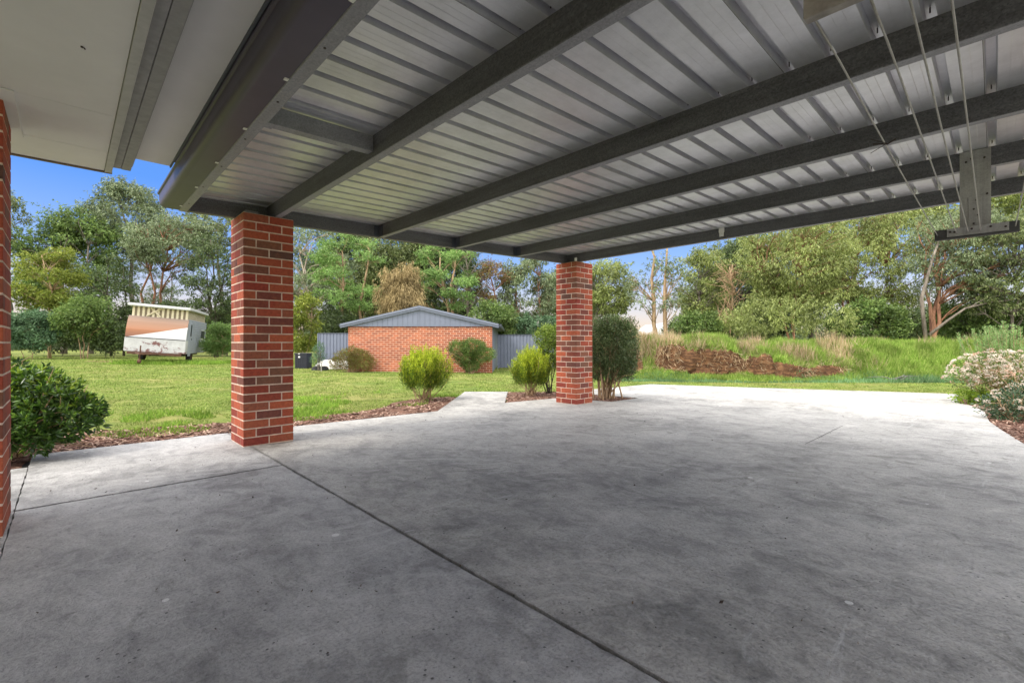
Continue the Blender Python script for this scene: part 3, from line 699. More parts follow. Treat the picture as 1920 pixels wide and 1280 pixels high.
    mb = MB(); mb.tube([(-.40, -.75, .10), (-.40, -.75, .85)], .03, 6); mb.tube([(-.46, -.75, .09), (-.34, -.75, .09)], .10, 10); mb.obj('jockey_wheel', M['rust'], o, world=False)
    for sx in (-1.08, 1.0):
        mb = MB(); mb.tube([(sx-.1, 2.5, .30), (sx+.1, 2.5, .30)], .32, 18); wl = mb.obj('wheel', M['tyre'], o, world=False)
        mb = MB(); mb.tube([(sx-.105, 2.5, .30), (sx+.105, 2.5, .30)], .17, 14); mb.obj('rim', M['rust'], wl, world=False)
    mb = MB(); mb.box(.95, 1.2, 2.0, 3.0, .50, .70); mb.obj('step_box', M['black'], o, world=False)
caravan()

rng = np.random.default_rng(61)
P = np.array([wd(r_, d_) for r_, d_ in zip(rng.uniform(-20.2, -15.0, 9000), rng.uniform(22.3, 25.5, 9000))]); cn = clumpy(P, .5, 71); P = P[cn > .5]
blades(P, g(P[:, 0])-.03, rng.uniform(.06, .26, len(P)), .03, .7, 'rank_grass', M['weed'])
# ------------------------------------------------------------------ odds and ends by the fence
p = spot(569, 20.5)
b_ = thing('compost_bin', 'square black plastic compost bin with ribbed sides under the gum', 'compost bin', (p[0], p[1], g(p[0])-.03), RANG)
mb = MB(); mb.box(-.26, .26, -.26, .26, 0, .62)
for i in range(6): mb.box(-.24+i*.085, -.20+i*.085, -.275, -.2605, .04, .56)
mb.obj('bin_body', M['black'], b_, world=False, bevel=.01); mb = MB(); mb.box(-.29, .29, -.29, .29, .621, .67); mb.obj('lid', M['black'], b_, world=False, bevel=.015)
mb = MB(); mb.box(-.10, -.03, -.298, -.2905, .63, .66); mb.obj('sticker', M['whitep'], b_, world=False)
mb = MB(); mb.box(-.10, -.03, -.278, -.262, .47, .54); mb.obj('sticker', M['whitep'], b_, world=False)
p = spot(626, 20.2)
tb = thing('upturned_bathtub', 'white upturned tub lying beside the shed behind the reddish bush', 'tub', (p[0], p[1], g(p[0])-.03), RANG)
def dome(mb, a, b, hgt, nu=16, nv=6, mi=0):
    V = []; 
    for j in range(nv+1):
        ph = j/nv*PI/2
        for i in range(nu):
            th_ = 2*PI*i/nu; V.append((a*math.cos(ph)**.6*math.cos(th_), b*math.cos(ph)**.6*math.sin(th_), hgt*math.sin(ph)))
    mb.add(V, [(j*nu+i, j*nu+(i+1) % nu, (j+1)*nu+(i+1) % nu, (j+1)*nu+i) for j in range(nv) for i in range(nu)], mi)
mb = MB(); dome(mb, .85, .42, .40); mb.obj('tub_shell', plain('white_enamel', (.72, .70, .66), .35), tb, True, world=False)
mb = MB(); mb.tube([(.88*math.cos(i/24*2*PI), .45*math.sin(i/24*2*PI), .03) for i in range(25)], .03, 6, cap=False); mb.obj('rim', plain('white_enamel_rim', (.6, .58, .55), .4), tb, world=False)
for i, (px, lab) in enumerate(((594, 'dark grey overturned planter bowl nearest the compost bin'), (607, 'dark grey overturned planter bowl touching the white tub'))):
    p = spot(px, 19.2); bo = thing('planter_bowl', lab, 'planter', (p[0], p[1], g(p[0])-.03), RANG, 'planter bowls by the fence')
    mb = MB(); dome(mb, .20, .20, .17); mb.obj('bowl', M['tyre'], bo, True, world=False); mb = MB(); mb.tube([(.205*math.cos(i/20*2*PI), .205*math.sin(i/20*2*PI), .02) for i in range(21)], .016, 5, cap=False); mb.obj('rim', M['black'], bo, world=False)
p = spot(602.5, 18.4); mb = MB(); mb.tube([(0, 0, 0), (.01, 0, .36)], .022, 6); mb.tube([(.01, -.09, .345), (.01, .09, .36)], .02, 5)
ps = mb.obj('garden_stake', M['timber'], None); ps.location = (p[0], p[1], g(p[0])-.04); setp(ps, 'short wooden garden stake with a cross piece standing in the lawn', 'stake')
# distant farm roof behind the twin-trunk gum
p = spot(1238, 62)
fb = thing('farm_shed', 'distant pale farm shed with a low gable seen behind the twin-trunk gum', 'shed', (p[0], p[1], -.6), RANG)
mb = MB(); mb.box(-2.9, 3.2, 0, 8, 0, 1.9); mb.obj('wall', plain('pale_metal_wall', (.55, .56, .58), .6), fb, world=False)
mb = MB(); mb.add([(-3.3, -.4, 1.85), (.3, -.4, 4.2), (3.6, -.4, 1.85), (-3.3, 8, 1.85), (.3, 8, 4.2), (3.6, 8, 1.85)], [(0, 1, 4, 3), (1, 2, 5, 4), (0, 2, 1), (3, 4, 5)]); mb.obj('roof', plain('pale_metal_roof', (.62, .63, .66), .5), fb, world=False)

# ------------------------------------------------------------------ earth mound and its grass
def mound_h(r, d):
    """height above the flat ground"""
    P = np.c_[r, d]
    H = 1.10+.22*(clumpy(P, 2.3, 21)-.5)+.36*(clumpy(P, .8, 22)-.5)+np.where(r < 8.5, .10, 0)-.004*(r-8)
    toe = 14.7+.35*(clumpy(np.c_[r, r*0], 1.6, 23)-.5)
    nz = clumpy(np.c_[r, r*0+3], .9, 24)*.6+clumpy(np.c_[r, r*0+9], .35, 25)*.4
    cutw = np.clip((11.0-r)/1.0, 0, 1)*np.clip((nz-.24)*7, 0, 1)
    cutw = np.maximum(cutw, .9*np.exp(-((r-9.9)/1.25)**4)*np.clip((nz-.15)*5, 0, 1))
    s = np.clip((d-toe)/2.1, 0, 1); soft = s*s*(3-2*s)
    off = .55*(clumpy(np.c_[r, r*0+6], .9, 29)-.5)+.22*(clumpy(np.c_[r, r*0+5], .45, 26)-.5)+.05*(clumpy(np.c_[r, d*0], .12, 27)-.5)
    lo = np.where(r > 8.6, .10, np.where(r < 5.8, .26, .16))+.12*(clumpy(np.c_[r, r*0+1], .7, 28)-.5); hi_ = np.where(r > 8.6, .50, np.where(r < 5.8, .92, .78))
    s2 = np.clip((d-toe-off)/2.1, 0, 1)
    steep = np.where(s2 < .36, lo*(s2/.36)**1.3, lo+(hi_-lo)*np.clip((s2-.36)/.06, 0, 1)); steep = np.where(s2 > .42, hi_+(1-hi_)*np.clip((s2-.42)/.5, 0, 1)**.8, steep)
    prof = soft*(1-cutw)+steep*cutw
    back = 1-np.clip((d-19.5)/3, 0, 1)**1.5*.9
    endl = np.clip((r-2.4)/1.6, 0, 1); endl = endl*endl*(3-2*endl)
    return H*prof*back*endl, cutw*((s2 > .335) & (s2 < .425)), prof
rs = np.arange(2.0, 34, .07); ds = np.concatenate([np.arange(14.4, 17.2, .035), np.arange(17.2, 24, .3)])
RR, DD = np.meshgrid(rs, ds); hh, cut, _ = mound_h(RR.ravel(), DD.ravel())
XY = RR.ravel()[:, None]*Rv+DD.ravel()[:, None]*Fv
rough = cut*(.06*(clumpy(np.c_[RR.ravel(), DD.ravel()*3], .17, 31)-.5)*2+.10*(clumpy(np.c_[RR.ravel(), DD.ravel()], .42, 32)-.5)*2)
XY = XY + rough[:, None]*3*Fv*.5
Z = g(XY[:, 0])-.05+hh+rough
nr_, nd_ = len(rs), len(ds); I = np.arange(nr_*nd_).reshape(nd_, nr_)
Fq = np.stack([I[:-1, :-1], I[:-1, 1:], I[1:, 1:], I[1:, :-1]], -1).reshape(-1, 4)
me = np_mesh('earth_mound', np.c_[XY, Z], Fq)
at_ = me.attributes.new('soil', 'FLOAT', 'POINT'); at_.data.foreach_set('value', np.clip(cut*1.6, 0, 1).astype(np.float32))
def moundmat():
    m, t, b, o = nt('mound_soil'); n = N(t); co = n.coord(); a = n('Attribute'); a.attribute_name = 'soil'
    di = n.ramp(n.noise(n.scale(co, (1, 1, 4)), 4, 6, .7), [(.3, (.03, .017, .010)), (.5, (.115, .06, .033)), (.7, (.27, .145, .07))])
    gr_ = n.ramp(n.noise(co, 3, 5, .7), [(.3, (.07, .12, .02)), (.7, (.17, .22, .05))])
    n.L(n.mix(n.grey(a.outputs['Fac'], .15, .5), gr_, di), b.inputs['Base Color']); b.inputs['Roughness'].default_value = .95; b.inputs['Specular IOR Level'].default_value = .1
    n.bump(n.noise(co, 9, 6, .75), 1, .06, b); return m
setp(link('earth_mound', me, moundmat()), kind='structure')
M['long'] = leafmat('long_grass', (.10, .18, .024), (.185, .285, .048), (.32, .37, .11), .3, .7, 1.4, .1)
M['teal'] = leafmat('blue_green_weeds', (.08, .17, .06), (.13, .24, .10), (.2, .30, .15), .3, .7, .8, .1)
M['dry'] = leafmat('dry_grass', (.28, .20, .11), (.42, .31, .19), (.52, .42, .29), .3, .8, 1, .1)
def mound_blades(k, r0, r1, d0, d1, h0, h1, wd_, name, mat, cond, lean=.6):
    r = rng.uniform(r0, r1, k); d = rng.uniform(d0, d1, k); hh, cut, prof = mound_h(r, d)
    kp = cond(r, d, hh, cut, prof, clumpy(np.c_[r, d], .5, 41), clumpy(np.c_[r, d], 1.7, 42)); r, d, hh = r[kp], d[kp], hh[kp]
    P = r[:, None]*Rv+d[:, None]*Fv; pf = prof[kp]; hg = np.where((pf < .4) & (r < 11), .5, 1)*rng.uniform(h0, h1, len(r))*(.35+.75*clumpy(np.c_[r, d], .7, 43)+.6*clumpy(np.c_[r, d], .22, 44))
    return blades(P, g(P[:, 0])-.06+hh, hg, wd_*rng.uniform(.6, 1.4, len(r)), lean, name, mat)
mound_blades(200000, 2.8, 30, 14.5, 18.2, .10, .32, .02, 'mound_grass', M['long'], lambda r, d, h, c, p, n1, n2: (h > .02) & (c < .25) & (n1 > .12))
mound_blades(26000, 3.0, 30, 14.35, 15.3, .10, .26, .028, 'mound_weeds', M['teal'], lambda r, d, h, c, p, n1, n2: (h < .35) & (n2 > .45))
mound_blades(16000, 3.2, 12, 15.5, 17.6, .25, .62, .014, 'dry_grass', M['dry'], lambda r, d, h, c, p, n1, n2: (h > .6) & (n1*.5+n2*.5 > .57), .5)
mound_blades(9000, 3.0, 12.5, 14.9, 16.3, .15, .38, .016, 'dry_grass', M['dry'], lambda r, d, h, c, p, n1, n2: (h > .3) & (n1 > .42) & (c > -.1) & (p > .25), 1.2)
mound_blades(5000, 12, 28, 16.5, 18, .2, .45, .015, 'dry_grass', M['dry'], lambda r, d, h, c, p, n1, n2: (n1*.5+n2*.5 > .52), .6)
for k, (r0, d0) in enumerate(((12.2, 15.0),)):
    mb = MB()
    for q in range(7):
        a = random.uniform(-.5, .5); c_ = wd(r0+random.uniform(-.2, .2), d0-.3+random.uniform(-.1, .1)); e_ = wd(r0+random.uniform(.3, .8)*random.choice([-1, 1]), d0-.3+random.uniform(-.2, .2)); zz = float(g(c_[0]))
        mb.tube([(c_[0], c_[1], zz+.03), ((c_[0]+e_[0])/2, (c_[1]+e_[1])/2, zz+.08+random.random()*.1), (e_[0], e_[1], zz+.02+random.random()*.16)], [.016, .011, .005], 5)
    o = mb.obj('fallen_branch', plain('grey_dead_wood', (.16, .15, .14), .9)); setp(o, 'grey fallen branch lying at the foot of the grassy mound', 'branch')

# ------------------------------------------------------------------ foliage builders
def unit(v): return v/np.maximum(1e-9, np.linalg.norm(v, axis=1))[:, None]
def leaf_mesh(name, pos, dr, L, W, off=(0, 0, 0), fold=False):
    k = len(pos); dr = unit(dr); rn = rng.normal(0, 1, (k, 3)); sd_ = unit(np.cross(dr, rn)); nm = np.cross(sd_, dr)
    L = np.broadcast_to(L, k)[:, None]; W = np.broadcast_to(W, k)[:, None]
    if fold:
        V = np.stack([pos, pos+dr*L*.5-nm*W*.15, pos+dr*L, pos+dr*L*.55+sd_*W*.5+nm*W*.15, pos+dr*L*.55-sd_*W*.5+nm*W*.15], 1).reshape(-1, 3)
        b = np.arange(k)[:, None]*5; T = np.array([[0, 1, 4], [1, 2, 4], [0, 3, 1], [1, 3, 2]]); Fq = (b[:, :, None]+T[None]).reshape(-1, 3)
        return np_mesh(name, V, Fq, off)
    V = np.stack([pos, pos+dr*L*.45+sd_*W*.5, pos+dr*L, pos+dr*L*.45-sd_*W*.5], 1).reshape(-1, 3)
    return np_mesh(name, V, np.arange(k*4).reshape(-1, 4), off)
def curve(p0, p1, bend=.15, n_=5, sag=0):
    p0 = np.array(p0, float); p1 = np.array(p1, float); L = np.linalg.norm(p1-p0); o = rng.normal(0, bend, 3)*L; o[2] = abs(o[2])*.5+sag*L
    return [tuple(p0+(p1-p0)*u+o*math.sin(PI*u)*.5+(rng.normal(0, .012, 3)*L if 0 < u < 1 else 0)) for u in np.linspace(0, 1, n_)]
BARK = {}
def bark(key, c, c2):
    m, t, b, o = nt('bark_'+key); n = N(t); co = n.coord()
    f = n.noise(n.scale(co, (5, 5, .9)), 1.3, 6, .7); n.L(n.ramp(f, [(.32, c2), (.5, c), (.7, tuple(min(.8, x*1.5) for x in c))]), b.inputs['Base Color'])
    b.inputs['Roughness'].default_value = .9; b.inputs['Specular IOR Level'].default_value = .15; n.bump(f, .8, .04, b); BARK[key] = m
bark('pale', (.40, .34, .27), (.20, .13, .09)); bark('red', (.27, .14, .085), (.10, .05, .035)); bark('grey', (.20, .17, .14), (.08, .065, .05)); bark('dark', (.085, .07, .055), (.035, .028, .022)); bark('tan', (.36, .25, .15), (.16, .10, .06))
LM = {
 'gum': leafmat('gum_leaf', (.055, .08, .026), (.115, .150, .045), (.20, .225, .085), .2, .45, .6, .35),
 'gumlight': leafmat('pale_gum_leaf', (.10, .13, .032), (.185, .225, .055), (.29, .32, .11), .22, .45, .6, .35),
 'gumgrey': leafmat('grey_gum_leaf', (.07, .10, .042), (.135, .175, .078), (.22, .26, .14), .2, .45, .6, .35),
 'dark': leafmat('dark_leaf', (.032, .054, .018), (.066, .098, .032), (.115, .155, .05), .2, .5, .5, .3),
 'wattle': leafmat('wattle_leaf', (.09, .17, .045), (.16, .27, .068), (.26, .36, .12), .28, .5, .7, .25),
 'yellow': leafmat('yellow_leaf', (.09, .125, .016), (.165, .205, .03), (.26, .28, .05), .28, .5, .7, .25),
 'casu': leafmat('brown_needle', (.16, .12, .055), (.25, .19, .09), (.36, .28, .14), .22, .6, .9, .1),
 'mid': leafmat('mid_green_leaf', (.055, .10, .024), (.105, .165, .04), (.18, .245, .065), .24, .5, .6, .25),
 'bluish': leafmat('bluish_leaf', (.05, .10, .048), (.09, .165, .08), (.15, .245, .125), .24, .5, .6, .25),
 'rust': leafmat('rust_leaf', (.09, .045, .02), (.20, .115, .05), (.14, .17, .04), .22, .55, .6, .2),
}
def tree(name, label, cat, d, px, ytop, ybot, hw, trunks, bk, lf, nclump=26, dens=1.0, leaf=.2, asp=.3, droop=.8, flat=.7, seed=1, group='tall trees beyond the lawn', rc=(.22, .38), base=None, shell=.45, trad=.16, limbs=True, lean=0, depth=.8):
    """crown: ellipsoid between image heights ytop..ybot at distance d, hw = half width; trunks: list of (foot px, top px, top height px)"""
    global rng
    rng = np.random.default_rng(seed*101+5)
    c0 = spot(px, d); gz_ = float(g(c0[0]))-.05 if base is None else base
    root = thing(name, label, cat, (c0[0], c0[1], gz_), 0, group)
    zt, zlo = zat(ytop, d), max(zat(ybot, d), gz_+.2); hw_ = hw/FL*d; hz = (zt-zlo)/2; zc = (zt+zlo)/2
    # clumps
    k = nclump; u = unit(rng.normal(0, 1, (k, 3))); rad = rng.uniform(shell, 1, k)**(1/2.0)
    C = u*rad[:, None]; rcs = rng.uniform(*rc, k)*min(hw_, hz*1.1)
    cen = np.c_[C[:, 0]*(hw_-rcs*.7), C[:, 1]*(hw_*depth-rcs*.7), zc+C[:, 2]*(hz-rcs*flat*.9)]
    cen = np.c_[cen[:, 0, None]*Rv+cen[:, 1, None]*Fv+c0, cen[:, 2]]
    mb = MB(); tops = []
    for (fp, tp, ty) in trunks:
        a = spot(fp, d); b = spot(tp, d); zt_ = zat(ty, d); L = zt_-gz_
        pts = []
        wob = rng.normal(0, .02*L, (7, 2)); wob[0] = 0
        for i, uu in enumerate(np.linspace(0, 1, 7)):
            q = a+(b-a)*uu**1.3+wob[i]*(0 if i == 0 else 1); pts.append((q[0], q[1], gz_-.1+(L+.1)*uu))
        tr = trad*L/8; rr_ = [tr*(1.25 if i == 0 else 1-.75*(i/6)) for i in range(7)]
        mb.tube(pts, rr_, 8); tops.append(np.array(pts))
    if limbs and tops:
        for ci, c in enumerate(cen):
            tp = min(tops, key=lambda T: np.linalg.norm(T[4, :2]-c[:2])); hd = np.linalg.norm(tp[4, :2]-c[:2]); j = max([q for q in range(1, 7) if tp[q, 2] < c[2]-.35*hd] or [1]); p0 = tp[j]
            L = np.linalg.norm(c-p0); r0 = min(trad*.42, .009*L+.012)
            pts = curve(p0, c, .22, 6, .12); mb.tube(pts, list(np.linspace(r0, r0*.25, 6)), 5)
            for q in range(3):
                e_ = c+rng.normal(0, .45, 3)*rcs[ci]; mb.tube(curve(pts[3], e_, .2, 4), [r0*.45, r0*.35, r0*.25, r0*.12], 4)
    if mb.v: mb.obj('trunk', BARK[bk], root, smooth=True)
    # leaves in tufts that fan from twig ends
    pos = []; dr = []
    for c, r_ in zip(cen, rcs):
        nt_ = max(8, int(dens*95*(r_/ (leaf*5))**2)); uu = unit(rng.normal(0, 1, (nt_, 3))); rr = rng.uniform(.25, 1, nt_)**.5
        uu[:, 2] = uu[:, 2]*1.0+.12
        tc = c+uu*rr[:, None]*r_*np.array([1, 1, flat])*(1+.25*rng.normal(0, 1, (nt_, 1)))
        kk = 7; t2 = np.repeat(tc, kk, 0)+rng.normal(0, leaf*.28, (nt_*kk, 3)); ou = np.repeat(uu, kk, 0)
        dd = ou*.55+rng.normal(0, .5, (nt_*kk, 3)); dd[:, 2] -= droop
        pos.append(t2); dr.append(dd)
    pos = np.vstack(pos); dr = np.vstack(dr); kk = len(pos)
    me = leaf_mesh('crown', pos, dr, leaf*rng.uniform(.6, 1.35, kk), leaf*asp*rng.uniform(.7, 1.3, kk), tuple(root.location))
    link('crown', me, LM[lf], root)
    return root
T = tree
LG = 'tall trees beyond the lawn'; SG = 'shrubs along the tree line'
def S(label, d, px, ytop, ybot, hw, lf, seed, n_=24, bk='dark', leaf=.15, dens=1.2, asp=.38, base=None, stems=None, droop=.3):
    return tree('shrub_tree', label, 'shrub', d, px, ytop, ybot, hw, stems or [(px-hw*.2, px-hw*.4, (ytop+ybot)/2), (px+hw*.1, px+hw*.3, (ytop+ybot)/2)], bk, lf, n_, dens, leaf, asp, droop, .8, seed=seed, group=SG, trad=.1, base=base, rc=(.28, .46))
# --- behind the caravan, left to right
T('gum_tree', 'dark gum tree cut by the porch pillar at the far left', 'tree', 40, 2, 345, 470, 52, [(10, 5, 400)], 'grey', 'gum', 20, 1, .26, .3, seed=11)
T('young_tree', 'yellow-green young tree with thin straight trunk left of the caravan', 'tree', 31, 88, 452, 605, 62, [(93, 88, 480)], 'tan', 'yellow', 38, 1.0, .16, .4, .3, .6, seed=12, trad=.10)
T('gum_tree', 'tall gum with high spreading crown rising left of the carport corner', 'tree', 46, 252, 332, 490, 88, [(262, 225, 400), (205, 175, 420)], 'grey', 'gumgrey', 70, 1.0, .25, .3, seed=13, rc=(.17, .29))
T('gum_tree', 'dense green gum filling the gap behind the young tree', 'tree', 42, 130, 382, 610, 96, [(120, 118, 450), (170, 160, 460)], 'grey', 'mid', 84, .9, .24, .35, .5, seed=14, rc=(.17, .29))
T('gum_tree', 'reddish three-stemmed gum directly behind the caravan roof', 'tree', 40, 322, 392, 525, 92, [(282, 262, 430), (292, 276, 430), (305, 305, 430)], 'red', 'gumgrey', 66, 1.0, .23, .3, seed=15, trad=.10, rc=(.17, .29))
T('gum_tree', 'dark many-stemmed tree between the caravan and the near brick pillar', 'tree', 36, 398, 425, 640, 56, [(405, 372, 470), (404, 398, 450), (407, 425, 470)], 'dark', 'dark', 74, .8, .2, .35, .5, seed=16, trad=.10, rc=(.17, .29))
T('gum_tree', 'leafy gum whose crown hangs under the carport gutter corner', 'tree', 44, 405, 385, 480, 76, [(420, 410, 430)], 'grey', 'gum', 30, 1.0, .25, .3, seed=17)
T('gum_tree', 'slim dark tree behind the caravan left end', 'tree', 37, 205, 470, 630, 60, [(208, 200, 500), (232, 240, 500)], 'dark', 'dark', 40, .75, .2, .35, .5, seed=18, trad=.08, rc=(.17, .29))
S('round bluish green shrub at the left end of the tree line', 29, 55, 575, 662, 52, 'bluish', 19, 30, 'tan', .15, 1.4)
S('shrubby tree with bundled tan stems left of the caravan', 30, 158, 550, 645, 56, 'mid', 20, 30, 'tan', .15, 1.0, stems=[(152, 135, 590), (158, 158, 590), (164, 178, 590)])
S('low dark bush touching the caravan left corner', 31, 208, 595, 666, 44, 'dark', 21)
S('soft light green bush at the right end of the caravan', 27, 412, 606, 678, 32, 'wattle', 22, 30, 'tan', .13, 1.8, .2, droop=-.4)
S('broad dark thicket behind the bundled tan stems', 36, 110, 580, 664, 70, 'dark', 23, 34, leaf=.18, dens=1.3)
S('dark thicket showing under the raised caravan roof line', 38, 300, 560, 664, 90, 'dark', 24, 34, leaf=.18)
S('dark thicket between the caravan and the dark many-stemmed tree', 39, 420, 575, 664, 50, 'mid', 25, 26, leaf=.18)
# --- between the pillars
T('gum_tree', 'pale-trunked gum just right of the near brick pillar', 'tree', 34, 590, 395, 600, 76, [(563, 572, 440), (563, 590, 445)], 'pale', 'gumgrey', 50, .75, .19, .3, seed=31, trad=.10, rc=(.17, .29))
S('yellow-green bushy tree over the black compost bin', 25, 572, 545, 672, 36, 'yellow', 32, 34, 'tan', .14, 1.2)
T('wattle_tree', 'wattle with flat bright green layers left of the brown casuarina', 'tree', 30, 650, 425, 610, 76, [(655, 640, 470), (668, 690, 470)], 'tan', 'wattle', 26, 1.0, .15, .35, .0, .42, seed=33, rc=(.2, .32))
T('wattle_tree', 'bright wattle with layered cushions right of the brown casuarina', 'tree', 29, 838, 445, 590, 66, [(852, 850, 470), (846, 825, 480)], 'tan', 'wattle', 22, 1.2, .14, .35, .0, .42, seed=34, rc=(.2, .32))
T('casuarina_tree', 'brown drooping casuarina rising over the shed roof', 'tree', 27, 755, 486, 640, 50, [(757, 755, 540)], 'grey', 'casu', 46, 3.2, .26, .13, 1.5, 1.0, seed=35, rc=(.3, .45), limbs=False)
T('windbreak_tree', 'tall dark wind-break tree behind the casuarina', 'tree', 40, 745, 370, 660, 95, [(735, 730, 420), (770, 778, 420), (700, 690, 420)], 'grey', 'gum', 80, 1.0, .22, .3, .4, seed=36)
T('windbreak_tree', 'dark dense tree between the wattles and the bare tree', 'tree', 41, 835, 390, 660, 80, [(850, 848, 430), (880, 885, 430)], 'grey', 'dark', 70, 1.0, .22, .3, .4, seed=37)
T('windbreak_tree', 'dark tree behind the left wattle and pale gum', 'tree', 42, 650, 385, 660, 85, [(640, 636, 430)], 'grey', 'dark', 70, 1.0, .22, .3, .4, seed=38)
T('gum_tree', 'grey-green gum with hanging foliage left of the far brick pillar', 'tree', 31, 990, 470, 625, 66, [(968, 962, 500), (1010, 1015, 520)], 'red', 'gumgrey', 66, 1.1, .18, .3, 1.0, seed=39, trad=.08, rc=(.17, .29))
S('green shrubby tree with rusty twigs behind the fence', 27, 922, 560, 650, 48, 'mid', 40, 30, 'tan')
T('shrub_tree', 'rusty brown twiggy tree above the fence', 'shrub', 30, 922, 480, 590, 44, [(935, 920, 520)], 'red', 'rust', 26, .6, .15, .3, .2, seed=41, group=SG)
S('dark green thicket behind the left fence', 29, 625, 575, 660, 42, 'dark', 42, 30)
S('dull green thicket behind the right fence', 28, 1005, 585, 650, 52, 'bluish', 43, 28)
# bare tree
def bare(px, d, ytop, label, seed, col='grey', nb=26, sp=24, tr_=.13):
    global rng
    rng = np.random.default_rng(seed); c0 = spot(px, d); gz_ = float(g(c0[0]))-.05; o = thing('bare_tree', label, 'tree', (c0[0], c0[1], gz_), 0, 'leafless trees beyond the lawn')
    mb = MB(); zt = zat(ytop, d); pts = [(c0[0]+rng.normal(0, .06), c0[1]+rng.normal(0, .06), gz_+(zt-gz_)*u) for u in np.linspace(0, 1, 8)]
    mb.tube(pts, list(np.linspace(tr_, .02, 8)), 7); mb.obj('trunk', BARK[col], o, smooth=True); mb = MB()
    for i in range(nb):
        j = rng.integers(3, 7); b0 = np.array(pts[j]); q = rng.normal(0, sp/FL*d, 1)[0]; e_ = np.array([*(b0[:2]+Rv*q+Fv*rng.normal(0, .4)), b0[2]+abs(q)*rng.uniform(.6, 1.6)+.3]); cv = curve(b0, e_, .2, 5); mb.tube(cv, [.035, .026, .02, .013, .006], 5)
        for m_ in range(3): mb.tube(curve(cv[2+m_ % 3], e_+rng.normal(0, .45, 3), .2, 4), [.014, .011, .008, .004], 4)
    mb.obj('branches', BARK[col], o)
bare(877, 30, 455, 'leafless grey tree standing against the sky above the shed', 5)
bare(1372, 23, 500, 'thin leafless bush with upright twigs left of the big gum', 6, 'tan', 46, 14, .035)
# --- right of the far pillar
T('gum_tree', 'yellow-green gum hanging beside the far brick pillar', 'tree', 26, 1135, 478, 605, 60, [(1118, 1125, 520)], 'grey', 'gumlight', 64, 1.25, .16, .28, 1.0, seed=51, rc=(.17, .29))
T('twin_trunk_gum', 'open gum with two tall orange trunks and thin crown against the sky', 'tree', 24, 1232, 470, 600, 66, [(1232, 1212, 440), (1240, 1251, 440)], 'tan', 'gumgrey', 46, .42, .15, .3, .6, seed=52, trad=.17, rc=(.16, .26))
T('gum_tree', 'slender pale green gum right of the twin-trunk gum', 'tree', 27, 1318, 448, 630, 58, [(1312, 1310, 490)], 'grey', 'gumlight', 66, 1.25, .16, .28, .9, seed=53, rc=(.17, .29))
S('dark rounded shrub on the mound left of the big gum', 21, 1308, 582, 648, 58, 'mid', 54, 34, leaf=.13, base=.3)
T('windbreak_tree', 'dark conifer-like tree behind the thin leafless bush', 'tree', 30, 1392, 440, 655, 58, [(1385, 1385, 500)], 'dark', 'dark', 56, 1.0, .17, .3, .4, seed=55)
T('big_gum_tree', 'big spreading gum with weeping pale leaves behind the mound centre', 'tree', 22, 1490, 385, 600, 125, [(1488, 1490, 520), (1560, 1600, 500), (1492, 1440, 520)], 'red', 'gumlight', 110, .85, .135, .24, 1.1, seed=56, base=-.2, trad=.13, rc=(.15, .26), shell=.3)
T('big_gum_tree', 'weeping green gum right of the mound centre with low boughs', 'tree', 23, 1640, 375, 620, 105, [(1570, 1612, 480), (1662, 1660, 500)], 'red', 'gumlight', 95, .85, .135, .24, 1.1, seed=57, base=-.2, trad=.09, rc=(.15, .26), shell=.3)
T('gum_tree', 'low leafy gum hanging over the middle of the mound', 'tree', 20, 1470, 548, 652, 118, [(1490, 1490, 600)], 'red', 'gumlight', 44, .9, .12, .24, 1.0, seed=58, base=-.1, rc=(.2, .42), depth=1.2, limbs=False)
S('low dark gum shrub on the mound right of centre', 20, 1625, 560, 652, 75, 'mid', 59, 36, base=-.1, leaf=.13)
T('forked_gum_tree', 'gum with orange forked trunk below the clothesline hanger', 'tree', 20, 1800, 368, 590, 100, [(1742, 1738, 470), (1745, 1772, 470), (1740, 1776, 430)], 'red', 'gumgrey', 85, .85, .135, .24, 1.0, seed=60, base=.4, trad=.17, rc=(.15, .26), shell=.3)
T('gum_tree', 'dense grey-green gum at the right edge above the flowering bush', 'tree', 19, 1905, 375, 610, 110, [(1900, 1900, 500)], 'grey', 'gum', 85, .85, .135, .24, 1.0, seed=61, base=.2, rc=(.15, .26), shell=.3)
S('dark low growth right of the forked gum', 20.5, 1845, 545, 652, 90, 'mid', 62, 40, base=.2)
T('gum_tree', 'farther yellow gum crown showing under the carport edge at right', 'tree', 34, 1600, 330, 480, 120, [(1600, 1600, 420)], 'grey', 'gumlight', 46, 1.0, .22, .26, 1.0, seed=63)
T('gum_tree', 'farther gum behind the hanger bracket at far right', 'tree', 33, 1830, 300, 480, 120, [(1830, 1830, 420)], 'grey', 'gumlight', 46, 1.0, .22, .26, 1.0, seed=64)
T('gum_tree', 'darker gum filling the gap behind the big gum', 'tree', 40, 1480, 410, 625, 100, [(1450, 1450, 460), (1520, 1520, 460)], 'dark', 'gum', 56, .8, .24, .3, .9, seed=65)
S('dark thicket between the big gum and the conifer-like tree', 26, 1430, 570, 652, 60, 'dark', 66, 32, base=-.2)
S('dark thicket behind the boughs right of the mound centre', 28, 1720, 560, 652, 90, 'dark', 67, 38, base=-.2, leaf=.17)
S('dull green tree-sized thicket behind the slender pale gum', 36, 1330, 500, 655, 60, 'gum', 71, 44, base=-.2, leaf=.19)
S('dark tall thicket behind the far brick pillar and hanging gum', 38, 1070, 480, 655, 60, 'dark', 72, 44, base=-.2, leaf=.2)
T('gum_tree', 'tall green gum between the slender gum and the leafless bush', 'tree', 34, 1372, 425, 640, 62, [(1372, 1370, 470)], 'grey', 'gum', 60, 1.1, .2, .3, .7, seed=73)
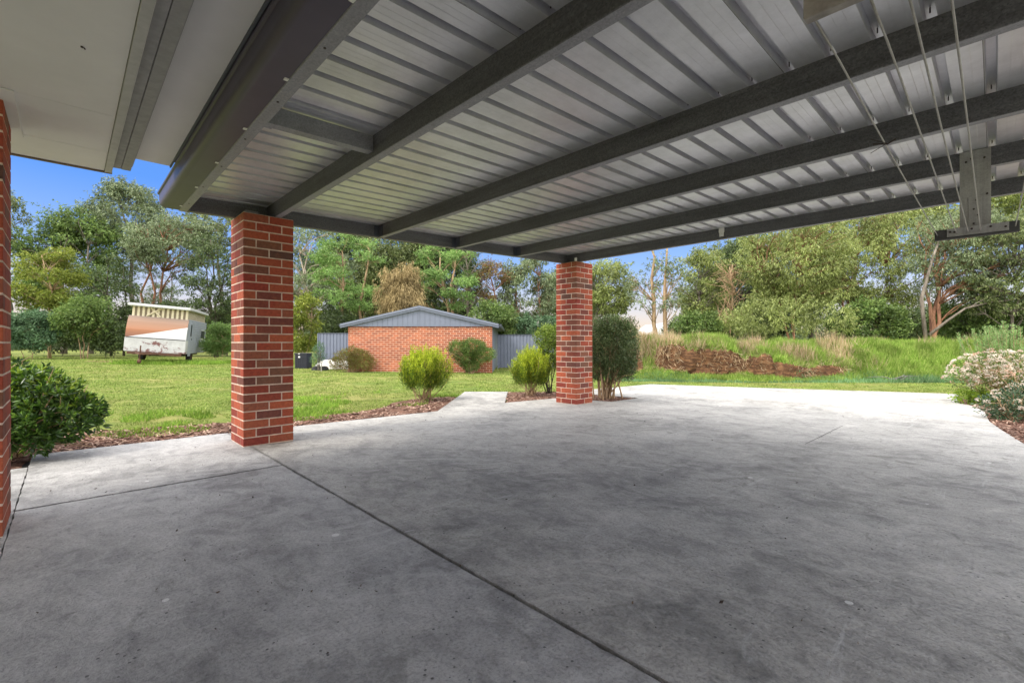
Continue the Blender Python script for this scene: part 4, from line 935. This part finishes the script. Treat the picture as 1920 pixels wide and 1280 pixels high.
T('gum_tree', 'thin far gum seen in the gap over the caravan roof', 'tree', 50, 290, 470, 640, 75, [(290, 288, 520), (315, 322, 520)], 'grey', 'gumgrey', 34, .6, .24, .3, .6, seed=74, rc=(.15, .25))
S('dark far thicket at the right edge behind the spires', 27, 1890, 540, 655, 90, 'dark', 68, 38, base=-.2, leaf=.17)
S('dark far thicket below the slender pale gum', 32, 1290, 590, 655, 48, 'dark', 69, 26, base=-.2, leaf=.17)
S('dark far thicket behind the far brick pillar', 33, 1090, 560, 660, 60, 'dark', 70, 30, base=-.2, leaf=.17)
# pale leaning bough
mb = MB(); P0 = spot(1742, 19.6); 
fl_ = [(1742, 628, 19.6), (1775, 602, 19.3), (1810, 578, 19.2), (1860, 566, 19.0), (1925, 560, 18.8)]
pts = [(*spot(a, c), zat(b, c)) for a, b, c in fl_]; mb.tube(pts, [.07, .05, .04, .03, .015], 7); pts2 = [(*spot(a, c), zat(b, c)) for a, b, c in ((1818, 576, 19.2), (1850, 558, 19.1), (1890, 552, 19.0))]; mb.tube(pts2, [.03, .02, .01], 6)
mb.tube([(*spot(1738, 19.4), .5), (*spot(1728, 19.4), zat(560, 19.4)), (*spot(1750, 19.4), zat(480, 19.4)), (*spot(1762, 19.4), zat(450, 19.4))], [.085, .07, .05, .03], 7)
o = mb.obj('leaning_bough', BARK['grey'], smooth=True); setp(o, 'pale fallen bough leaning to the right out of the forked gum', 'branch')

# dead grass hanging over the cut faces of the mound
rng = np.random.default_rng(50)
def hanging(k):
    r = rng.uniform(3.2, 11.6, k); d = rng.uniform(15.0, 16.4, k); hh, cut, prof = mound_h(r, d); nn_ = clumpy(np.c_[r, d*0], .4, 51)
    kp = (cut > .25) & (nn_ > .40); r, d, hh = r[kp], d[kp], hh[kp]; P = r[:, None]*Rv+d[:, None]*Fv; pos = np.c_[P, g(P[:, 0])-.03+hh]
    dr = np.c_[-Fv[0]*.7+rng.normal(0, .4, len(r)), -Fv[1]*.7+rng.normal(0, .4, len(r)), rng.uniform(-1.1, .5, len(r))]
    setp(link('dry_grass', leaf_mesh('dry_grass', pos, dr, rng.uniform(.12, .34, len(r)), .014), M['dry']), kind='stuff')
hanging(10000)
# far belt of trees closing the horizon
rng = np.random.default_rng(303)
pos = []; dr = []
for i in range(260):
    px = rng.uniform(-250, 2250)
    if 1180 < px < 1275: continue
    d_ = rng.uniform(58, 80); c_ = spot(px, d_); hgt = rng.uniform(2.2, 5.2)*(1 if px > 1000 else 1.15); rx = rng.uniform(2, 4.5); kk = 420
    u = unit(rng.normal(0, 1, (kk, 3))); q = u*rng.uniform(.4, 1, (kk, 1))**.5
    pos.append(np.c_[c_[0]+q[:, 0]*rx, c_[1]+q[:, 1]*rx, -.4+hgt*.5+q[:, 2]*hgt*.55]); dr.append(u*.5+rng.normal(0, .6, (kk, 3))-[0, 0, .4])
pos = np.vstack(pos); dr = np.vstack(dr)
setp(link('far_wood', leaf_mesh('far_wood', pos, dr, rng.uniform(.35, .7, len(pos)), .3), leafmat('far_leaf', (.05, .075, .035), (.085, .115, .05), (.13, .16, .08), .2, .6, .25, .2)), kind='stuff')
# ------------------------------------------------------------------ garden shrubs near the slab
def bush(name, label, c, z0, stems, lobes, lf, L, asp, n_, bk='grey', up=.2, fold=False, group=None, stem_r=.014, spread=.6, fuzz=.0, cat='shrub', shellp=.45, foot=.05):
    """stems radiate from the foot; lobes = list of (dx_right, dy_ahead, z, rx, rz); leaves fill the lobes' outer shells"""
    root = thing(name, label, cat, (c[0], c[1], z0), 0, group)
    mb = MB(); lob = [(np.array([*(c+Rv*a+Fv*b), z0+z]), rx, rz) for a, b, z, rx, rz in lobes]
    for i in range(stems):
        q, rx, rz = lob[i % len(lob)]; a0 = np.array([c[0]+rng.normal(0, foot), c[1]+rng.normal(0, foot), z0-.02])
        e_ = q+rng.normal(0, .45, 3)*np.array([rx, rx, rz]); cv = curve(a0, e_, .15, 6); mb.tube(cv, list(np.linspace(stem_r, stem_r*.35, 6)), 5)
        for m_ in range(4): 
            f_ = q+rng.normal(0, .6, 3)*np.array([rx, rx, rz]); mb.tube(curve(cv[2+m_ % 3], f_, .15, 4), [stem_r*.5, stem_r*.4, stem_r*.3, stem_r*.15], 4)
    mb.obj('stems', BARK[bk], root)
    tot = sum(rx*rx for _, rx, _ in lob); pos = []; dr = []
    for q, rx, rz in lob:
        k = int(n_*rx*rx/tot); u = unit(rng.normal(0, 1, (k, 3))); rr = rng.uniform(shellp, 1, k)**(1/1.6)*(1+fuzz*np.abs(rng.normal(0, 1, k)))
        nz = 1+.16*np.sin(u[:, 0]*5+q[0]*9)*np.cos(u[:, 1]*4+q[1]*7)+.12*np.sin(u[:, 2]*9+u[:, 0]*7)
        pos.append(q+u*(rr*nz)[:, None]*np.array([rx, rx, rz])); dd = u*spread+rng.normal(0, .45, (k, 3)); dd[:, 2] += up; dr.append(dd)
    return root, np.vstack(pos), np.vstack(dr), L, asp, lf, fold
def leaves(b_, name='foliage', sel=None, lf=None, L=None):
    root, pos, dr, L0, asp, lf0, fold = b_
    if sel is not None: pos, dr = pos[sel], dr[sel]
    L = L or L0; k = len(pos)
    keep = pos[:, 2] > root.location[2]+.01; pos, dr = pos[keep], dr[keep]; k = len(pos)
    me = leaf_mesh(name, pos, dr, L*rng.uniform(.65, 1.3, k), L*asp*rng.uniform(.8, 1.2, k), tuple(root.location), fold)
    return link(name, me, lf or lf0, root)
rng = np.random.default_rng(77)
# big glossy-leaved bush at the porch: whorls of leaves at the twig ends
lm = leafmat('glossy_leaf', (.018, .045, .010), (.042, .095, .014), (.09, .17, .025), .2, .3, 3, .5)
c = np.array([-.38, 6.16])
lobs = [(-.25, 0, .58, .34, .30), (.15, .05, .56, .34, .27), (.0, -.18, .36, .34, .26), (.40, .0, .42, .30, .25), (.52, .08, .36, .22, .20), (-.5, .1, .45, .32, .32), (.30, -.12, .25, .26, .16), (-.15, .2, .70, .24, .17)]
b_ = bush('leafy_bush', 'glossy green broad-leaved bush beside the porch slab at far left', c, -.02, 16, lobs, lm, .075, .34, 1700, 'tan', .45, True, 'garden shrubs near the slab', .016, .8, shellp=.35)
root, pos, dr = b_[:3]; kk = 9; p2 = np.repeat(pos, kk, 0); d2 = unit(np.repeat(unit(dr), kk, 0)*.75+rng.normal(0, .62, (len(p2), 3)))
lmy = leafmat('young_glossy_leaf', (.08, .17, .016), (.15, .26, .022), (.28, .37, .045), .3, .3, 3, .45)
hz_ = (p2[:, 2]-.25)/.6+rng.normal(0, .22, len(p2)); whorl = np.repeat(rng.random(len(pos)), kk)
yng = (hz_ > .45) & (whorl < .52)
bb = (root, p2+d2*.008, d2, .062, .33, lm, True); leaves(bb, 'old_leaves', ~yng); leaves(bb, 'young_leaves', yng, lmy)
fine = leafmat('golden_needle', (.16, .23, .012), (.32, .39, .025), (.52, .56, .06), .35, .5, 2.5, .25)
fine2 = leafmat('green_needle', (.05, .10, .012), (.10, .17, .02), (.17, .25, .03), .3, .5, 2.5, .25)
def feathery(label, c, hw, h_, seed, n_=26000):
    """vase-shaped bush of upright feathery sprays"""
    global rng
    rng = np.random.default_rng(seed); z0 = float(g(c[0]))-.03
    root = thing('golden_bush', label, 'shrub', (c[0], c[1], z0), 0, 'golden feathery bushes in the mulch')
    mb = MB(); P = []; D = []; IN = []
    nsp = 210
    for i in range(nsp):
        a = rng.uniform(0, 2*PI); q = math.sqrt(rng.uniform(0, 1)); lobes = 1+.17*math.sin(3*a+seed)+.12*math.sin(5*a+2*seed)
        top = h_*(1-.30*q**2.6)*rng.uniform(.74, 1.08); R_ = hw*q*lobes
        e_ = np.array([c[0]+math.cos(a)*R_, c[1]+math.sin(a)*R_, z0+top]); b0 = np.array([c[0]+rng.normal(0, .06), c[1]+rng.normal(0, .06), z0])
        ctrl = b0+(e_-b0)*np.array([.75, .75, .38]); us = np.linspace(0, 1, 8); cv = [(1-u)**2*b0+2*u*(1-u)*ctrl+u*u*e_ for u in us]
        if i % 9 == 0: mb.tube(cv, list(np.linspace(.009, .003, 8)), 5)
        kk = n_//nsp; u = rng.uniform(.34 if q > .5 else .45, 1, kk)**.75; pt = (1-u)[:, None]**2*b0+(2*u*(1-u))[:, None]*ctrl+(u*u)[:, None]*e_
        tg = unit(2*(1-u)[:, None]*(ctrl-b0)+2*u[:, None]*(e_-ctrl)); sc = .05*(1.25-u)[:, None]
        P.append(pt+rng.normal(0, 1, (kk, 3))*sc); D.append(tg*1.0+rng.normal(0, .38, (kk, 3))); IN.append(u)
    mb.obj('stems', BARK['tan'], root); P = np.vstack(P); D = np.vstack(D); IN = np.concatenate(IN)
    hgt = (P[:, 2]-z0)/h_; young = rng.random(len(P)) < np.clip((hgt-.25)*1.7, .08, .95)
    for sel, m_, nm in ((young, fine, 'young_foliage'), (~young, fine2, 'old_foliage')):
        k = sel.sum(); link(nm, leaf_mesh(nm, P[sel], D[sel], .05*rng.uniform(.7, 1.4, k), .0085*rng.uniform(.8, 1.3, k), tuple(root.location)), m_, root)
feathery('round golden-green feathery bush in the mulch in front of the shed', spot(795, 8.75), .49, 1.0, 3)
feathery('slimmer golden-green feathery bush beside the path and far pillar', spot(996, 9.9), .40, 1.02, 8)
rng = np.random.default_rng(91)
# clipped dark hedge shrub by the far pillar
hm = leafmat('hedge_leaf', (.04, .07, .022), (.08, .12, .04), (.16, .20, .085), .2, .4, 3, .4)
c = spot(1140, 9.35); z0 = float(g(c[0]))-.03
lobs = [(-.25, 0, 1.32, .38, .34), (.24, 0, 1.30, .36, .36), (.36, 0, .95, .27, .42), (-.38, .05, .98, .30, .42), (0, -.15, 1.1, .42, .46), (.2, .05, .70, .33, .30), (-.25, 0, .66, .34, .28), (.40, .05, .64, .19, .26), (.08, 0, 1.50, .34, .17)]
b_ = bush('hedge_shrub', 'tall dark clipped shrub with bare stems right of the far pillar', c, z0, 22, lobs, hm, .036, .45, 42000, 'tan', .2, False, 'garden shrubs near the slab', .018, .7, .05, foot=.12); leaves(b_)
# its pale dead twig tips on top
mb = MB()
for i in range(190):
    a = c+Rv*rng.uniform(-.5, .55)+Fv*rng.uniform(-.3, .3); zt_ = z0+1.40+rng.uniform(0, .2); mb.tube([(a[0], a[1], zt_), (a[0]+rng.normal(0, .04), a[1]+rng.normal(0, .04), zt_+rng.uniform(.05, .14))], [.004, .0025], 3)
mb.obj('dry_twigs', plain('dry_twig', (.33, .25, .19), .9), b_[0])['kind'] = 'stuff'
c = spot(1026, 10.4); z0 = float(g(c[0]))-.03
b_ = bush('leafy_shrub', 'upright light green shrub half hidden behind the far pillar', c, z0, 10, [(0, 0, 1.25, .30, .28), (.1, 0, .95, .32, .32), (-.02, 0, .7, .24, .25), (.2, .1, 1.3, .3, .25)], leafmat('light_leaf', (.08, .14, .02), (.16, .23, .035), (.26, .33, .06), .3, .4, 3, .4), .055, .4, 6000, 'dark', .3, True, 'garden shrubs near the slab', .014); leaves(b_)
c = spot(660, 18.0); z0 = float(g(c[0]))-.03
rm = leafmat('reddish_leaf', (.11, .06, .025), (.17, .13, .035), (.16, .21, .05), .3, .5, 2, .25)
b_ = bush('grevillea_bush', 'reddish green low bush against the left corner of the shed', c, z0, 10, [(-.25, 0, .45, .5, .35), (.3, 0, .5, .5, .38), (0, 0, .68, .45, .3), (.55, 0, .35, .35, .3), (-.6, 0, .35, .3, .22)], rm, .10, .16, 6500, 'tan', .2, False, 'garden shrubs near the slab'); leaves(b_)
c = spot(882, 17.8); z0 = float(g(c[0]))-.03
b_ = bush('grevillea_bush', 'open dark green bush in front of the right end of the shed', c, z0, 12, [(-.45, 0, .95, .45, .3), (.1, 0, 1.0, .5, .33), (.5, 0, .75, .42, .32), (-.2, 0, .6, .4, .25), (.0, 0, .3, .35, .2)], LM['mid'], .09, .26, 9500, 'tan', .2, False, 'garden shrubs near the slab', .02); leaves(b_)
c = spot(598, 18.9); z0 = float(g(c[0]))-.03
b_ = bush('fern_bush', 'small pale grey-green seedling shrub in front of the left fence', c, z0, 5, [(0, 0, .75, .22, .28), (-.05, 0, .45, .25, .25), (.05, 0, .95, .15, .2)], LM['bluish'], .12, .14, 900, 'grey', .3, False, 'garden shrubs near the slab'); leaves(b_)
# flowering viburnum at right
vm = leafmat('viburnum_leaf', (.05, .09, .02), (.10, .15, .03), (.20, .19, .06), .25, .4, 3, .35)
fm = leafmat('cream_flower', (.52, .43, .34), (.68, .59, .50), (.78, .72, .64), .25, .7, 2, .2, 1.0)
pk = leafmat('faded_pink_flower', (.40, .22, .15), (.54, .36, .26), (.62, .48, .40), .3, .7, 2, .2)
def flowering(label, c, z0, lobs, n_, nfl, seed, lf=None, pinkness=.2, fr=.05, group='flowering bushes at the right of the slab'):
    global rng
    rng = np.random.default_rng(seed)
    b_ = bush('flowering_bush', label, c, z0, 12, lobs, lf or vm, .05, .42, n_, 'tan', .25, True, group, .014, .7); leaves(b_); root = b_[0]
    P1, D1, P2, D2 = [], [], [], []
    W_ = np.array([l[3] for l in lobs]); pr = W_**2/sum(W_**2)
    for i in range(nfl):
        a, b, z, rx, rz = lobs[rng.choice(len(lobs), p=pr)]; u = rng.normal(0, 1, 3); u[2] = abs(u[2])*.9-.15; u /= np.linalg.norm(u)
        q = np.array([*(c+Rv*a+Fv*b), z0+z])+u*np.array([rx, rx, rz])*1.04
        if q[2] < z0+.12: continue
        k = 30; s = unit(rng.normal(0, 1, (k, 3))); s = unit(s+u*.9); pts = q+s*fr*np.array([1, 1, .55])*rng.uniform(.6, 1.1)*rng.uniform(.55, 1, (k, 1))
        (P2 if rng.random() < pinkness else P1).append(pts); (D2 if len(P2) and P2[-1] is pts else D1).append(s+rng.normal(0, .5, (k, 3)))
    for P_, D_, m_, nm in ((P1, D1, fm, 'flowers'), (P2, D2, pk, 'faded_flowers')):
        if P_:
            P_ = np.vstack(P_); D_ = np.vstack(D_); k = len(P_); link(nm, leaf_mesh(nm, P_, D_, .018*rng.uniform(.7, 1.2, k), .016, tuple(root.location)), m_, root)
c = spot(1880, 8.9); z0 = float(g(c[0]))-.03
flowering('large bush covered in creamy white flower heads at the right edge', c, z0, [(-.45, 0, .62, .42, .38), (-.1, -.1, .68, .5, .40), (.35, .0, .62, .55, .42), (-.2, -.2, .36, .45, .33), (.3, -.25, .4, .5, .36), (.9, 0, .6, .6, .4), (-.72, .1, .52, .22, .2)], 5200, 640, 5)
c = spot(1900, 7.0); z0 = float(g(c[0]))-.03
flowering('low dark green bush with a few white flowers on the mulch edge', c, z0, [(-.22, 0, .22, .24, .2), (.1, .0, .28, .3, .26), (.4, 0, .3, .4, .3), (-.1, -.1, .12, .26, .13)], 2600, 46, 6, leafmat('dark_glossy_leaf', (.02, .05, .022), (.045, .09, .04), (.09, .14, .07), .2, .35, 3, .45), 0, .04)
c = spot(1824, 9.0); z0 = float(g(c[0]))-.03
b_ = bush('groundcover_plant', 'lime green low plant at the slab corner under the flowers', c, z0, 6, [(-.1, 0, .14, .22, .16), (.15, -.1, .14, .26, .16), (.36, -.2, .12, .22, .12)], leafmat('lime_leaf', (.10, .19, .015), (.19, .30, .025), (.30, .40, .05), .3, .45, 3, .3), .06, .4, 1700, 'grey', .3, True, 'garden shrubs near the slab', .008); leaves(b_)
# rosemary spires
def spires():
    global rng
    rng = np.random.default_rng(44); c = spot(1893, 10.2); z0 = float(g(c[0]))-.03
    root = thing('rosemary_bush', 'tall light green bush of upright spires behind the flowering bush', 'shrub', (c[0], c[1], z0), 0, 'garden shrubs near the slab')
    P, D = [], []; mb = MB()
    for i in range(140):
        a = rng.uniform(-.85, .9); b = rng.normal(0, .3); h_ = rng.uniform(1.15, 1.72)*(1-.12*abs(a)); b0 = np.array([*(c+Rv*a*.55+Fv*b*.6), z0]); e_ = np.array([*(c+Rv*(a*1.0+rng.normal(0, .08))+Fv*b), z0+h_])
        u = rng.uniform(.25, 1, 190); tg = (e_-b0)/np.linalg.norm(e_-b0); pt = b0+(e_-b0)*u[:, None]; rd_ = rng.normal(0, 1, (190, 3)); rd_ -= (rd_@tg)[:, None]*tg; rd_ = unit(rd_)
        P.append(pt+rd_*.006); D.append(rd_*.75+tg*.8); mb.tube([b0, (b0+e_)/2, e_], [.007, .005, .002], 4)
    mb.obj('stems', BARK['tan'], root); P = np.vstack(P); D = np.vstack(D); k = len(P)
    link('foliage', leaf_mesh('foliage', P, D, .055*rng.uniform(.7, 1.2, k), .013, tuple(root.location)), leafmat('rosemary_leaf', (.11, .20, .06), (.20, .32, .10), (.30, .42, .17), .3, .5, 2, .3), root)
spires()
